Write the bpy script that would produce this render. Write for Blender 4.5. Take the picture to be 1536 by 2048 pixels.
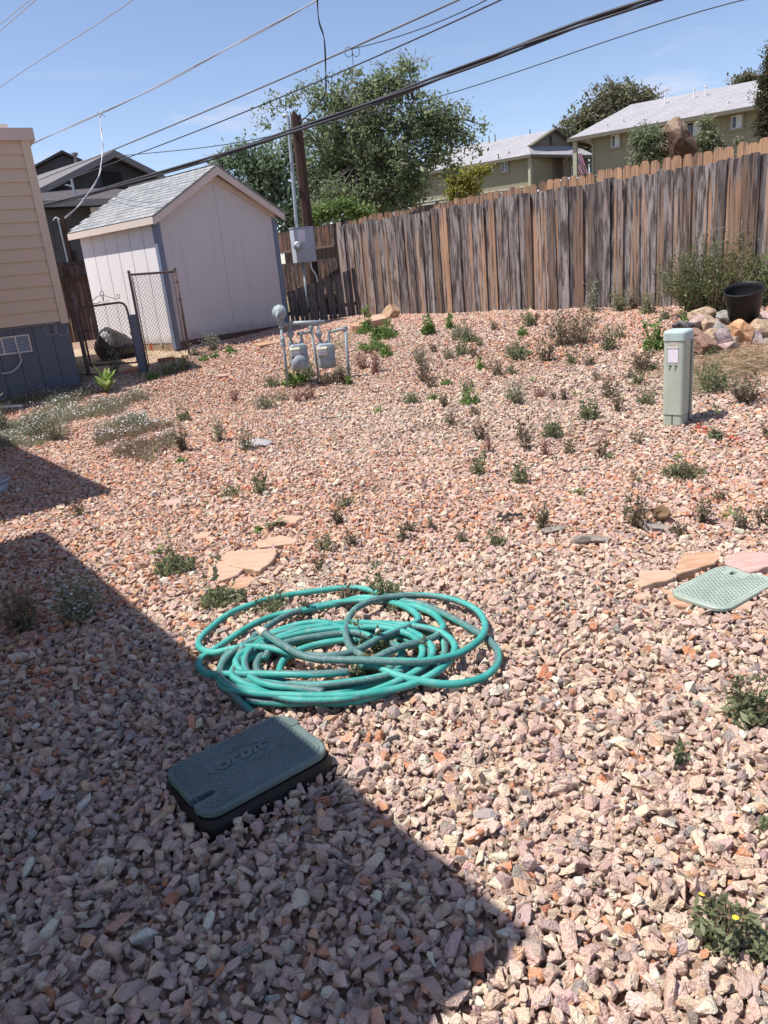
import bpy, math, random
import numpy as np
from mathutils import Vector, Matrix, noise
from mathutils.geometry import convex_hull_2d
import bmesh
R = math.radians
random.seed(7)
rng = np.random.default_rng(11)
for o in list(bpy.data.objects):
    bpy.data.objects.remove(o)
scene = bpy.context.scene
col = scene.collection

# ------------------------------------------------------------------ camera
H = 1.5; FPX = 1500.0; PITCH = R(18.13); ROLL = math.atan(.0985)
cf = Vector((0, math.cos(PITCH), -math.sin(PITCH)))
u0 = Vector((0, math.sin(PITCH), math.cos(PITCH))); r0 = Vector((1, 0, 0))
cu = u0 * math.cos(ROLL) + r0 * math.sin(ROLL)
cr = r0 * math.cos(ROLL) - u0 * math.sin(ROLL)
cam_d = bpy.data.cameras.new("camera"); cam = bpy.data.objects.new("camera", cam_d); col.objects.link(cam)
m = Matrix.Identity(4)
for i in range(3):
    m[i][0] = cr[i]; m[i][1] = cu[i]; m[i][2] = -cf[i]
m[2][3] = H
cam.matrix_world = m
cam_d.sensor_fit = 'VERTICAL'; cam_d.sensor_height = 36.0; cam_d.lens = FPX / 2048 * 36
cam_d.clip_start = .05; cam_d.clip_end = 2000
scene.camera = cam

# ------------------------------------------------------------------ light
SUN_EL = R(63.5); SUN_AZ = math.atan2(-.985, -.16)
sdir = Vector((math.sin(SUN_AZ) * math.cos(SUN_EL), math.cos(SUN_AZ) * math.cos(SUN_EL), math.sin(SUN_EL)))
sl = bpy.data.lights.new("sun", 'SUN'); sl.energy = 5.0; sl.angle = R(.53); sl.color = (1, .955, .9)
so = bpy.data.objects.new("sun", sl); col.objects.link(so)
so.rotation_euler = sdir.to_track_quat('Z', 'Y').to_euler(); so.location = (-20, 5, 40)
scene.view_settings.view_transform = 'Standard'; scene.view_settings.look = 'None'
scene.view_settings.exposure = 0.5; scene.view_settings.gamma = 1; scene.view_settings.use_curve_mapping = False
world = bpy.data.worlds.new("World"); scene.world = world; world.use_nodes = True
nt = world.node_tree; N = nt.nodes; L = nt.links; N.clear()
def nd(t, **k):
    n = N.new(t)
    for a, b in k.items(): setattr(n, a, b)
    return n
sky = nd('ShaderNodeTexSky', sky_type='NISHITA', sun_disc=False, sun_elevation=SUN_EL, sun_rotation=SUN_AZ,
         altitude=1500, air_density=1.0, dust_density=1.6, ozone_density=1.2)
bg = nd('ShaderNodeBackground'); bg.inputs[1].default_value = .118
outw = nd('ShaderNodeOutputWorld')
tc = nd('ShaderNodeTexCoord')
mp = nd('ShaderNodeMapping'); mp.inputs['Scale'].default_value = (2.6, 2.6, 13)
ns = nd('ShaderNodeTexNoise'); ns.inputs['Scale'].default_value = 2.3; ns.inputs['Detail'].default_value = 9; ns.inputs['Roughness'].default_value = .62
rp = nd('ShaderNodeMapRange'); rp.inputs[1].default_value = .53; rp.inputs[2].default_value = .78
L.new(tc.outputs['Generated'], mp.inputs[0]); L.new(mp.outputs[0], ns.inputs[0]); L.new(ns.outputs[0], rp.inputs[0])
sep = nd('ShaderNodeSeparateXYZ'); L.new(tc.outputs['Generated'], sep.inputs[0])
band = nd('ShaderNodeValToRGB'); L.new(sep.outputs[2], band.inputs[0])
cr_ = band.color_ramp; cr_.elements[0].position = .05; cr_.elements[0].color = (.15,) * 3 + (1,)
cr_.elements[1].position = .24; cr_.elements[1].color = (0, 0, 0, 1)
e = cr_.elements.new(.11); e.color = (.75,) * 3 + (1,)
e = cr_.elements.new(.17); e.color = (.6,) * 3 + (1,)
mu = nd('ShaderNodeMath', operation='MULTIPLY'); L.new(rp.outputs[0], mu.inputs[0]); L.new(band.outputs[0], mu.inputs[1])
mx = nd('ShaderNodeMix', data_type='RGBA'); L.new(mu.outputs[0], mx.inputs[0])
tint = nd('ShaderNodeMix', data_type='RGBA', blend_type='MULTIPLY'); tint.inputs[0].default_value = 1
tint.inputs[7].default_value = (1.10, 1.03, 1.05, 1)
L.new(sky.outputs[0], tint.inputs[6]); L.new(tint.outputs[2], mx.inputs[6]); mx.inputs[7].default_value = (5.6, 5.3, 5.9, 1)
L.new(mx.outputs[2], bg.inputs[0]); L.new(bg.outputs[0], outw.inputs[0])

# ------------------------------------------------------------------ helpers
def ray(u, v):
    return cf + cr * ((u - 768) / FPX) + cu * (-(v - 1024) / FPX)
def aty(u, v, Y):
    r = ray(u, v); t = Y / r.y
    return Vector((r.x * t, Y, H + r.z * t))
FA = Vector((4.96, 10.14)); FB = Vector((-.30, 15.73)); FU = (FB - FA).normalized(); FN = Vector((-FU.y, FU.x))  # FN points towards the yard
if FN.dot(-FA) < 0: FN = -FN
def sstep(t):
    t = np.clip(t, 0, 1); return t * t * (3 - 2 * t)
def terr(x, y):
    x = np.asarray(x, float); y = np.asarray(y, float)
    d = (x - FA.x) * FN.x + (y - FA.y) * FN.y
    g1 = .55 * sstep(1 - d / 5.6)
    g2 = .42 * sstep((y - 9) / 4.6)
    g = .6 * (1 - (1 - g1 / .6) * (1 - g2 / .6))
    hill = 3.9 * sstep((-d - 3) / 45) * sstep((x + 8) / 14) + 1.2 * sstep((y - 22) / 30)
    g = g + hill
    near = np.clip(1 - (-d) / 2, 0, 1)
    g = g + .012 * np.sin(x * 2.1 + 1.3 * np.sin(y * 1.3)) * np.sin(y * 1.7 + .6) * near
    return g
def gz(x, y): return float(terr(x, y))
def gp(u, v, dz=0):
    r = ray(u, v); z = .1
    for _ in range(40):
        t = (z + dz - H) / r.z
        z = .5 * z + .5 * gz(r.x * t, r.y * t)
    t = (z + dz - H) / r.z
    return Vector((r.x * t, r.y * t, z + dz))
def pxm(p):  # metres per full-size pixel at a point
    return (Vector(p) - Vector((0, 0, H))).dot(cf) / FPX

class Fr:
    def __init__(s, x, y, z, ang): s.o = Vector((x, y, z)); s.c = math.cos(ang); s.s = math.sin(ang)
    def __call__(s, p):
        return Vector((s.o.x + p[0] * s.c - p[1] * s.s, s.o.y + p[0] * s.s + p[1] * s.c, s.o.z + p[2]))
class MB:
    def __init__(s, fr=None): s.v = []; s.f = []; s.a = []; s.fr = fr
    def add(s, vs, fs, attr=None):
        b = len(s.v)
        s.v += [tuple(s.fr(p)) if s.fr else tuple(p) for p in vs]
        s.f += [tuple(i + b for i in f) for f in fs]
        s.a += list(attr) if attr is not None else [0.0] * len(vs)
        return s
    def hexa(s, v8): return s.add(v8, [(0, 3, 2, 1), (4, 5, 6, 7), (0, 1, 5, 4), (1, 2, 6, 5), (2, 3, 7, 6), (3, 0, 4, 7)])
    def box(s, x0, x1, y0, y1, z0, z1):
        return s.hexa([(x0, y0, z0), (x1, y0, z0), (x1, y1, z0), (x0, y1, z0), (x0, y0, z1), (x1, y0, z1), (x1, y1, z1), (x0, y1, z1)])
    def beam(s, a, b, w, h, up=(0, 0, 1)):
        a = Vector(a); b = Vector(b); d = (b - a).normalized(); up = Vector(up)
        sd = d.cross(up)
        if sd.length < 1e-4: sd = d.cross(Vector((1, 0, 0)))
        sd.normalize(); n = sd.cross(d).normalized()
        q = [sd * (-w / 2) + n * (-h / 2), sd * (w / 2) + n * (-h / 2), sd * (w / 2) + n * (h / 2), sd * (-w / 2) + n * (h / 2)]
        return s.hexa([a + k for k in q] + [b + k for k in q])
    def prism(s, poly, axis_vec, closed=True):
        n = len(poly); A = [Vector(p) for p in poly]; B = [p + Vector(axis_vec) for p in A]
        return s.add(A + B, [tuple(range(n))[::-1], tuple(range(n, 2 * n))] + [(i, (i + 1) % n, n + (i + 1) % n, n + i) for i in range(n)])
    def tube(s, pts, r, k=6, cap=True, twist=0.0, taper=None):
        pts = [Vector(p) for p in pts]; n = len(pts)
        if n < 2: return s
        T = [(pts[min(i + 1, n - 1)] - pts[max(i - 1, 0)]).normalized() for i in range(n)]
        up = Vector((0, 0, 1)) if abs(T[0].z) < .9 else Vector((1, 0, 0))
        nn = (up - T[0] * up.dot(T[0])).normalized(); vs = []; at = []
        for i in range(n):
            nn = (nn - T[i] * nn.dot(T[i])).normalized(); bb = T[i].cross(nn)
            rr = r if taper is None else r * (1 + (taper - 1) * i / (n - 1))
            for j in range(k):
                a = 2 * math.pi * j / k
                vs.append(pts[i] + (nn * math.cos(a) + bb * math.sin(a)) * rr)
                at.append(math.cos(a - twist * i))
        fs = [(i * k + j, i * k + (j + 1) % k, (i + 1) * k + (j + 1) % k, (i + 1) * k + j) for i in range(n - 1) for j in range(k)]
        if cap: fs += [tuple(range(k))[::-1], tuple((n - 1) * k + j for j in range(k))]
        return s.add(vs, fs, at)
    def lathe(s, prof, c, axis=(0, 0, 1), k=20, cap=True):
        ax = Vector(axis).normalized(); t = Vector((1, 0, 0)) if abs(ax.x) < .8 else Vector((0, 1, 0))
        e1 = (t - ax * t.dot(ax)).normalized(); e2 = ax.cross(e1); c = Vector(c)
        vs = [c + ax * h + (e1 * math.cos(2 * math.pi * j / k) + e2 * math.sin(2 * math.pi * j / k)) * r for r, h in prof for j in range(k)]
        n = len(prof)
        fs = [(i * k + j, i * k + (j + 1) % k, (i + 1) * k + (j + 1) % k, (i + 1) * k + j) for i in range(n - 1) for j in range(k)]
        if cap: fs += [tuple(range(k))[::-1], tuple((n - 1) * k + j for j in range(k))]
        return s.add(vs, fs)
    def build(s, name, mat, parent=None, smooth=False, bevel=0, attr=False, origin=None):
        V = np.array(s.v, float)
        o = Vector(origin) if origin is not None else Vector(((V[:, 0].min() + V[:, 0].max()) / 2, (V[:, 1].min() + V[:, 1].max()) / 2, V[:, 2].min()))
        me = bpy.data.meshes.new(name); me.from_pydata([tuple(p) for p in (V - np.array(o))], [], s.f)
        if attr:
            a = me.attributes.new("side", 'FLOAT', 'POINT'); a.data.foreach_set("value", s.a)
        bm = bmesh.new(); bm.from_mesh(me); bmesh.ops.recalc_face_normals(bm, faces=bm.faces); bm.to_mesh(me); bm.free()
        return link(name, me, mat, parent, o, smooth, bevel)
wloc = {}
def link(name, me, mat, parent, o, smooth=False, bevel=0):
    ob = bpy.data.objects.new(name, me); col.objects.link(ob)
    if mat and not me.materials: me.materials.append(mat)
    if smooth: me.polygons.foreach_set("use_smooth", [True] * len(me.polygons))
    wloc[ob.name] = Vector(o)
    if parent is not None:
        ob.parent = parent; ob.location = Vector(o) - wloc[parent.name]
    else: ob.location = o
    if bevel:
        b = ob.modifiers.new("bevel", 'BEVEL'); b.width = bevel; b.segments = 2; b.limit_method = 'ANGLE'
    return ob
def thing(name, label, cat, loc, group=None):
    o = bpy.data.objects.new(name, None); col.objects.link(o); o.location = loc; wloc[o.name] = Vector(loc)
    o.empty_display_size = .1
    return tag(o, label, cat, group)
def tag(o, label, cat, group=None):
    o['label'] = label; o['category'] = cat
    if group: o['group'] = group
    return o
def struct(o, kind='structure'): o['kind'] = kind; return o
def quick_mesh(name, V, F):
    me = bpy.data.meshes.new(name); V = np.asarray(V, np.float32); F = np.asarray(F, np.int32); k = F.shape[1]
    me.vertices.add(len(V)); me.vertices.foreach_set("co", V.ravel())
    me.loops.add(F.size); me.loops.foreach_set("vertex_index", F.ravel())
    me.polygons.add(len(F)); me.polygons.foreach_set("loop_start", np.arange(len(F), dtype=np.int32) * k)
    me.update(calc_edges=True); return me
def spline(pts, n=8, closed=False):
    P = [Vector(p) for p in pts]; out = []; m_ = len(P)
    for i in range(m_ if closed else m_ - 1):
        if closed: a, b, c, d = P[(i - 1) % m_], P[i], P[(i + 1) % m_], P[(i + 2) % m_]
        else: a, b, c, d = P[max(i - 1, 0)], P[i], P[i + 1], P[min(i + 2, m_ - 1)]
        for j in range(n):
            t = j / n
            out.append(.5 * ((2 * b) + (c - a) * t + (2 * a - 5 * b + 4 * c - d) * t * t + (3 * b - a - 3 * c + d) * t ** 3))
    if not closed: out.append(P[-1])
    return out

# ------------------------------------------------------------------ materials
class Mt:
    def __init__(s, name, rough=.7, spec=.35, metal=0):
        s.m = bpy.data.materials.new(name); s.m.use_nodes = True; s.t = s.m.node_tree; s.n = s.t.nodes; s.l = s.t.links
        s.b = s.n['Principled BSDF']; s.b.inputs['Roughness'].default_value = rough; s.b.inputs['Metallic'].default_value = metal
        s.b.inputs['Specular IOR Level'].default_value = spec
        s.c = s.n.new('ShaderNodeTexCoord').outputs['Object']
    def node(s, t, ins=None, **k):
        n = s.n.new(t)
        for a, b in k.items(): setattr(n, a, b)
        for a, b in (ins or {}).items():
            if isinstance(b, bpy.types.NodeSocket): s.l.new(b, n.inputs[a])
            else: n.inputs[a].default_value = b
        return n
    def map(s, scale, off=None, src=None):
        n = s.node('ShaderNodeMapping', {0: src or s.c, 'Scale': scale})
        if off is not None: s.l.new(off, n.inputs['Location'])
        return n.outputs[0]
    def noise(s, scale, detail=4, vec=None, rough=.55, dist=0):
        return s.node('ShaderNodeTexNoise', {'Vector': vec or s.c, 'Scale': scale, 'Detail': detail, 'Roughness': rough, 'Distortion': dist}).outputs[0]
    def ramp(s, fac, stops):
        n = s.node('ShaderNodeValToRGB', {0: fac}); r = n.color_ramp
        while len(r.elements) < len(stops): r.elements.new(.5)
        for e_, (p, c) in zip(r.elements, stops):
            e_.position = p; e_.color = (c, c, c, 1) if not hasattr(c, '__len__') else (*c, 1)
        return n.outputs[0]
    def mix(s, fac, a, b, mode='MIX'):
        n = s.node('ShaderNodeMix', data_type='RGBA', blend_type=mode)
        for i, x in ((0, fac), (6, a), (7, b)):
            if isinstance(x, bpy.types.NodeSocket): s.l.new(x, n.inputs[i])
            elif i == 0: n.inputs[0].default_value = x
            else: n.inputs[i].default_value = (*x, 1)
        return n.outputs[2]
    def math(s, op, a, b=0.0):
        n = s.node('ShaderNodeMath', operation=op)
        for i, x in ((0, a), (1, b)):
            if isinstance(x, bpy.types.NodeSocket): s.l.new(x, n.inputs[i])
            else: n.inputs[i].default_value = x
        return n.outputs[0]
    def color(s, c):
        if isinstance(c, bpy.types.NodeSocket): s.l.new(c, s.b.inputs['Base Color'])
        else: s.b.inputs['Base Color'].default_value = (*c, 1)
        return s
    def bump(s, h, strength=.3, dist=.01):
        n = s.node('ShaderNodeBump', {'Height': h, 'Strength': strength, 'Distance': dist}); s.l.new(n.outputs[0], s.b.inputs['Normal']); return s
    def rough(s, x): s.l.new(x, s.b.inputs['Roughness']); return s
    def rnd(s): return s.node('ShaderNodeObjectInfo').outputs['Random']
    def island(s): return s.node('ShaderNodeNewGeometry').outputs['Random Per Island']

def mul(c, k): return tuple(min(1, x * k) for x in c)
def paint(name, c, rough=.6, var=.15, sc=3, grime=.12, bump=.1, spec=.35, metal=0, obj_var=0):
    M = Mt(name, rough, spec, metal)
    a = M.mix(M.ramp(M.noise(sc, 6), [(.3, 0), (.7, 1)]), mul(c, 1 - var), mul(c, 1 + var * .5))
    a = M.mix(M.ramp(M.noise(sc * 9, 5), [(.52, 0), (.78, grime)]), a, mul(c, .45))
    if obj_var: a = M.mix(M.math('MULTIPLY', M.rnd(), obj_var), a, mul(c, .5))
    M.color(a).bump(M.noise(sc * 30, 4), bump, .004); return M.m
def leafmat(name, c1, c2, trans=.3, rough=.6, c3=None):
    M = Mt(name, rough, .3); isl = M.island()
    stops = [(0, c1), (.6, c2)] + ([(1, c3)] if c3 else [(1, mul(c2, 1.25))])
    a = M.ramp(isl, stops); a = M.mix(M.ramp(M.noise(1.3, 3), [(.35, 0), (.65, .45)]), a, mul(c1, .7))
    M.color(a)
    tr = M.node('ShaderNodeBsdfTranslucent', {0: M.mix(.5, a, mul(c2, 1.6))}); ms = M.node('ShaderNodeMixShader', {0: trans, 1: M.b.outputs[0], 2: tr.outputs[0]})
    M.l.new(ms.outputs[0], M.n['Material Output'].inputs[0]); return M.m
def woodmat(name, gray, gray2, tan, base_fresh=.0, rough=.85):
    M = Mt(name, rough, .2); inf = M.node('ShaderNodeObjectInfo')
    off = M.node('ShaderNodeCombineXYZ', {0: M.math('MULTIPLY', inf.outputs['Random'], 37), 1: M.math('MULTIPLY', inf.outputs['Random'], 91), 2: M.math('MULTIPLY', inf.outputs['Random'], 13)}).outputs[0]
    v1 = M.map((24, 24, .35), off); v2 = M.map((70, 70, 1.6), off); v3 = M.map((22, 22, 5), off); v4 = M.map((6, 6, 1.6), off)
    big = M.noise(1.6, 3, v1, dist=.5); fine = M.noise(1.2, 5, v2, dist=.3); blot = M.noise(1, 6, v3, .6); knot = M.noise(1.1, 2, v4)
    g = M.mix(M.ramp(blot, [(.43, 0), (.58, 1)]), gray, gray2)
    fr = M.node('ShaderNodeSeparateColor', {0: inf.outputs['Color']}).outputs[0]
    thr = M.math('ADD', M.math('MULTIPLY', fr, .40), base_fresh); zl = M.node('ShaderNodeSeparateXYZ', {0: M.c}).outputs[2]; thr = M.math('SUBTRACT', thr, M.ramp(zl, [(.80, 0), (1.0, .16)]))
    mask = M.ramp(M.math('ADD', M.math('ADD', big, M.math('MULTIPLY', fine, .25)), M.math('SUBTRACT', thr, .205)), [(.56, 0), (.64, 1)])
    t = M.mix(M.ramp(fine, [(.35, 0), (.65, 1)]), mul(tan, .7), tan)
    a = M.mix(mask, g, t)
    a = M.mix(M.ramp(fine, [(.30, .75), (.46, 0)]), a, mul(gray, .25))
    a = M.mix(M.ramp(knot, [(.70, 0), (.76, .7)]), a, mul(gray, .35))
    a = M.mix(M.ramp(M.node('ShaderNodeSeparateColor', {0: inf.outputs['Color']}).outputs[1], [(0, 0), (1, .8)]), a, mul(gray, .45))
    M.color(a).bump(M.math('ADD', fine, M.math('MULTIPLY', blot, .5)), .7, .006); return M.m

MAT = {}
MAT['fence'] = woodmat('weathered_fence', (.075, .060, .058), (.30, .262, .25), (.46, .275, .17))
MAT['fence_far'] = woodmat('cedar_fence', (.20, .12, .09), (.34, .22, .16), (.62, .36, .21), .25)
MAT['fence_dark'] = woodmat('dark_fence', (.055, .038, .034), (.11, .085, .08), (.26, .14, .09), .0)
MAT['fence_grey'] = woodmat('grey_fence', (.10, .09, .09), (.17, .155, .155), (.22, .17, .15), -.1)
MAT['pole'] = woodmat('pole_wood', (.085, .052, .042), (.17, .125, .105), (.24, .15, .11), .0)
MAT['postwood'] = woodmat('post_wood', (.22, .18, .15), (.36, .30, .26), (.42, .28, .2), .0)
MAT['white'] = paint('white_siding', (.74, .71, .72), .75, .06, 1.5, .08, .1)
MAT['shaded_white_gable'] = paint('shaded_white_gable_sheet', (.56, .535, .56), .75, .06, .8, .12, .08)  # same white paint as the side wall, darkened for the gable's shade
MAT['fascia'] = paint('pale_fascia', (.62, .53, .47), .7, .08, 3, .12)
MAT['bluetrim'] = paint('slate_blue_trim', (.17, .21, .29), .6, .12, 4, .12)
MAT['skirt'] = paint('slate_skirting', (.115, .13, .165), .65, .12, 3, .14)
MAT['yellow'] = paint('cream_yellow_siding', (.56, .435, .32), .6, .06, 1.2, .06, .05)
MAT['yellowtrim'] = paint('cream_trim', (.58, .465, .36), .6, .05, 1.5, .08)
MAT['gutter'] = paint('pinkish_gutter', (.56, .45, .40), .5, .06, 2, .08)
MAT['base_brown'] = paint('brown_base_board', (.13, .075, .062), .9, .25, 5, .3, .3)
MAT['galv'] = paint('galvanised_grey', (.36, .40, .43), .45, .15, 9, .25, .1, .5, .25)
MAT['gasgrey'] = paint('gas_meter_grey', (.30, .345, .365), .55, .22, 14, .5, .15, .4)
MAT['gasgrey2'] = paint('faded_meter_face', (.46, .43, .33), .6, .2, 25, .4)
MAT['boxgrey'] = paint('meter_box_grey', (.42, .45, .50), .5, .08, 6, .15, .05, .4)
MAT['paper'] = paint('white_sticker', (.72, .66, .74), .6, .05, 20, .1)
MAT['silver'] = paint('silver_plate', (.52, .47, .40), .45, .2, 30, .3, .1, .5, .1)
MAT['black'] = paint('black_rubber', (.018, .017, .018), .6, .2, 10, .2)
MAT['blackpot'] = paint('black_plastic', (.016, .015, .016), .5, .2, 5, .2, .05, .3)
MAT['wire_dark'] = paint('dark_cable', (.045, .045, .055), .55, .2, 1, .1)
MAT['wire_light'] = paint('bare_wire', (.42, .42, .46), .45, .2, 1, .1, 0, .5, .3)
MAT['wire_mid'] = paint('braided_cable', (.16, .16, .18), .5, .2, 1, .1, 0, .5)
MAT['rust'] = paint('rusty_pipe', (.16, .11, .10), .75, .3, 12, .4, .3)
MAT['orange'] = paint('orange_flag', (.75, .13, .05), .6, .1)
MAT['blue'] = paint('blue_flag', (.04, .2, .7), .6, .1)
MAT['brick'] = paint('red_brick', (.50, .20, .12), .85, .25, 12, .3, .4)
MAT['olive'] = paint('olive_stucco', (.275, .245, .17), .9, .06, .8, .06, .2)
MAT['olivelight'] = paint('pale_olive_stucco', (.37, .35, .265), .9, .06, .8, .06, .2)
MAT['olivetrim'] = paint('cream_band', (.47, .45, .35), .8, .06, 1)
MAT['taupe'] = paint('taupe_stucco', (.20, .165, .13), .9, .06, .8)
MAT['fascia_olive'] = paint('olive_fascia', (.13, .115, .085), .7, .06, 1)
MAT['winframe'] = paint('window_trim', (.29, .26, .20), .6, .05, 3)
MAT['winwhite'] = paint('white_window_frame', (.75, .75, .75), .5, .05, 3)
MAT['darkhouse'] = paint('charcoal_house', (.075, .073, .082), .8, .08, 1)
MAT['darktrim'] = paint('grey_house_trim', (.23, .215, .215), .7, .1, 2)
MAT['darkporch'] = paint('black_porch', (.02, .02, .022), .8, .2, 2)
MAT['carwhite'] = paint('white_car_paint', (.78, .78, .8), .25, .02, 1, 0, 0, .6)
MAT['bark'] = paint('tree_bark', (.10, .085, .07), .9, .35, 6, .4, .6)
MAT['drystem'] = paint('dry_stem', (.25, .19, .13), .9, .3, 20, .3)
MAT['greenstem'] = paint('green_stem', (.13, .15, .06), .8, .3, 20, .2)
MAT['redstem'] = paint('reddish_stem', (.25, .12, .10), .8, .3, 20, .2)
M = Mt('window_glass', .08, .6); M.color((.035, .045, .06)); MAT['glass'] = M.m
M = Mt('blind', .7); M.color((.62, .64, .70)); MAT['blind'] = M.m
for nm_, c_ in (('shaded_white_gable', (.57, .545, .55)), ('white', (.74, .71, .72))):  # gable copy is darker: its shade is put into the colour
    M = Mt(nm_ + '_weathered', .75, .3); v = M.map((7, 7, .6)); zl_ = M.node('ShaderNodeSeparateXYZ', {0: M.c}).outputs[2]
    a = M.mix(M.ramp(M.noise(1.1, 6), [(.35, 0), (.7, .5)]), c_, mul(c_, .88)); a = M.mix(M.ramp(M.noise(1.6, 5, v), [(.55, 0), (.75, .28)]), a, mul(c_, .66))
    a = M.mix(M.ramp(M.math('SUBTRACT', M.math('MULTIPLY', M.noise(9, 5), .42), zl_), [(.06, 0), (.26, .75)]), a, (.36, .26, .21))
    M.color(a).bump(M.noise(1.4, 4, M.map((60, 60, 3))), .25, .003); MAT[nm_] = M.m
# shingle roofs
def roofmat(name, c, sx, sy):
    M = Mt(name, .9, .2); v = M.map((sx, sx, sy))
    b = M.node('ShaderNodeTexBrick', {'Vector': M.c, 'Color1': (*c, 1), 'Color2': (*mul(c, .82), 1), 'Mortar': (*mul(c, .55), 1), 'Scale': 1.0, 'Mortar Size': .02, 'Brick Width': sx, 'Row Height': sy})
    a = M.mix(M.ramp(M.noise(1.2, 6), [(.4, 0), (.7, .35)]), b.outputs[0], mul(c, .75)); a = M.mix(M.ramp(M.noise(9, 4), [(.4, 0), (.6, .3)]), a, mul(c, 1.25))
    M.color(a); return M.m
MAT['roof_grey'] = roofmat('grey_shingles', (.33, .32, .335), .9, .4)
MAT['roof_dark'] = roofmat('charcoal_shingles', (.10, .09, .095), .5, .25)
MAT['roof_mid'] = roofmat('slate_shingles', (.19, .175, .18), .5, .25)
M = Mt('shed_shingle', .9, .2); M.color(M.mix(M.ramp(M.noise(60, 4), [(.35, 0), (.7, 1)]), M.mix(M.rnd(), (.26, .265, .27), (.41, .415, .42)), (.16, .165, .17))).bump(M.noise(120, 3), .5, .004); MAT['shingle'] = M.m
# gravel
M = Mt('crushed_stone', .88, .2)
ci = M.node('ShaderNodeAttribute', attribute_type='INSTANCER', attribute_name='col').outputs['Color']
oi = M.node('ShaderNodeObjectInfo').outputs['Random']
off = M.node('ShaderNodeCombineXYZ', {0: M.math('MULTIPLY', oi, 77), 1: M.math('MULTIPLY', oi, 31), 2: M.math('MULTIPLY', oi, 53)}).outputs[0]
v = M.map((1, 1, 1), off); vv = M.map((1, .35, 2.4), off)
n1 = M.noise(2.2, 5, v, .6); n2 = M.noise(3, 5, vv, .65)
a = M.mix(M.ramp(n1, [(.38, 0), (.66, .55)]), ci, M.mix(.5, ci, (.58, .50, .44), 'MIX'))
a = M.mix(M.ramp(n2, [(.34, .5), (.46, 0)]), a, M.mix(1.0, ci, (.66, .56, .54), 'MULTIPLY'))
a = M.mix(M.ramp(M.noise(14, 3, v), [(.35, .25), (.5, 0)]), a, M.mix(1.0, ci, (.5, .42, .4), 'MULTIPLY'))
M.color(a).bump(M.math('ADD', n2, M.noise(9, 4, v)), .55, .25); MAT['stone'] = M.m
# ground
M = Mt('dirt', .95, .1)
P = M.node('ShaderNodeNewGeometry').outputs['Position']
g = M.mix(M.ramp(M.noise(30, 6, P), [(.35, 0), (.65, 1)]), (.16, .10, .075), (.38, .26, .19))
g = M.mix(M.ramp(M.node('ShaderNodeTexVoronoi', {'Vector': P, 'Scale': 42}).outputs['Distance'], [(.2, .6), (.5, 0)]), g, (.36, .26, .21))
far = M.mix(M.ramp(M.noise(.5, 6, P), [(.4, 0), (.6, 1)]), (.24, .18, .11), (.12, .12, .06))
sy = M.node('ShaderNodeSeparateXYZ', {0: P}).outputs[1]
g = M.mix(M.ramp(M.math('MULTIPLY', sy, .02), [(.34, 0), (.40, 1)]), g, far)
M.color(g).bump(M.noise(40, 5, P), .6, .02); MAT['dirt'] = M.m
M = Mt('sand', .95, .1); P = M.node('ShaderNodeNewGeometry').outputs['Position']
M.color(M.mix(M.ramp(M.noise(6, 7, P), [(.35, 0), (.65, 1)]), (.27, .195, .13), (.44, .335, .235))).bump(M.noise(30, 5, P), .5, .01); MAT['sand'] = M.m  # both tones darkened in place of the missing house shade by the gate
def flag(name, c, c2):
    M = Mt(name, .9, .15); v = M.map((2, 9, 3))
    M.color(M.mix(M.ramp(M.noise(1.6, 5, v, dist=1.5), [(.42, 0), (.62, 1)]), c, c2)).bump(M.noise(14, 6), .25, .006); return M.m
MAT['flag_tan'] = flag('tan_flagstone', (.43, .285, .20), (.50, .35, .26))
MAT['flag_orange'] = flag('banded_flagstone', (.40, .23, .145), (.50, .33, .225))
MAT['flag_pink'] = flag('pink_flagstone', (.42, .27, .235), (.50, .35, .30))
def rockmat(name, c, c2):
    M = Mt(name, .92, .15); a = M.mix(M.ramp(M.noise(14, 7, rough=.65), [(.4, 0), (.62, 1)]), c, c2)
    a = M.mix(M.ramp(M.noise(60, 4), [(.3, .5), (.5, 0)]), a, mul(c, .45)); M.color(a).bump(M.noise(30, 8, rough=.7), .8, .02); return M.m
ROCKC = {'tan': ((.36, .26, .18), (.50, .37, .26)), 'pink': ((.36, .25, .22), (.50, .38, .34)), 'orange': ((.50, .27, .14), (.60, .36, .21)),
         'grey': ((.24, .22, .20), (.38, .35, .32)), 'purple': ((.23, .17, .18), (.36, .29, .29)), 'dark': ((.10, .09, .095), (.2, .185, .18)), 'brown': ((.20, .12, .09), (.34, .22, .17)),
         'boulder': ((.085, .05, .038), (.17, .10, .075)), 'wedge': ((.42, .27, .17), (.52, .36, .24))}
for k, (a_, b_) in ROCKC.items(): MAT['rock_' + k] = rockmat('rock_' + k, a_, b_)
M = Mt('boulder_crust', .92, .15); a = M.mix(M.ramp(M.noise(3, 7, rough=.65), [(.4, 0), (.62, 1)]), (.075, .045, .035), (.15, .095, .07))
zc = M.node('ShaderNodeSeparateXYZ', {0: M.c}).outputs[2]
a = M.mix(M.ramp(M.math('ADD', zc, M.math('MULTIPLY', M.noise(4, 5), .35)), [(.42, 0), (.50, 1)]), a, (.30, .215, .16)); M.color(a).bump(M.noise(8, 8, rough=.7), .9, .05); MAT['rock_boulder'] = M.m
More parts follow.
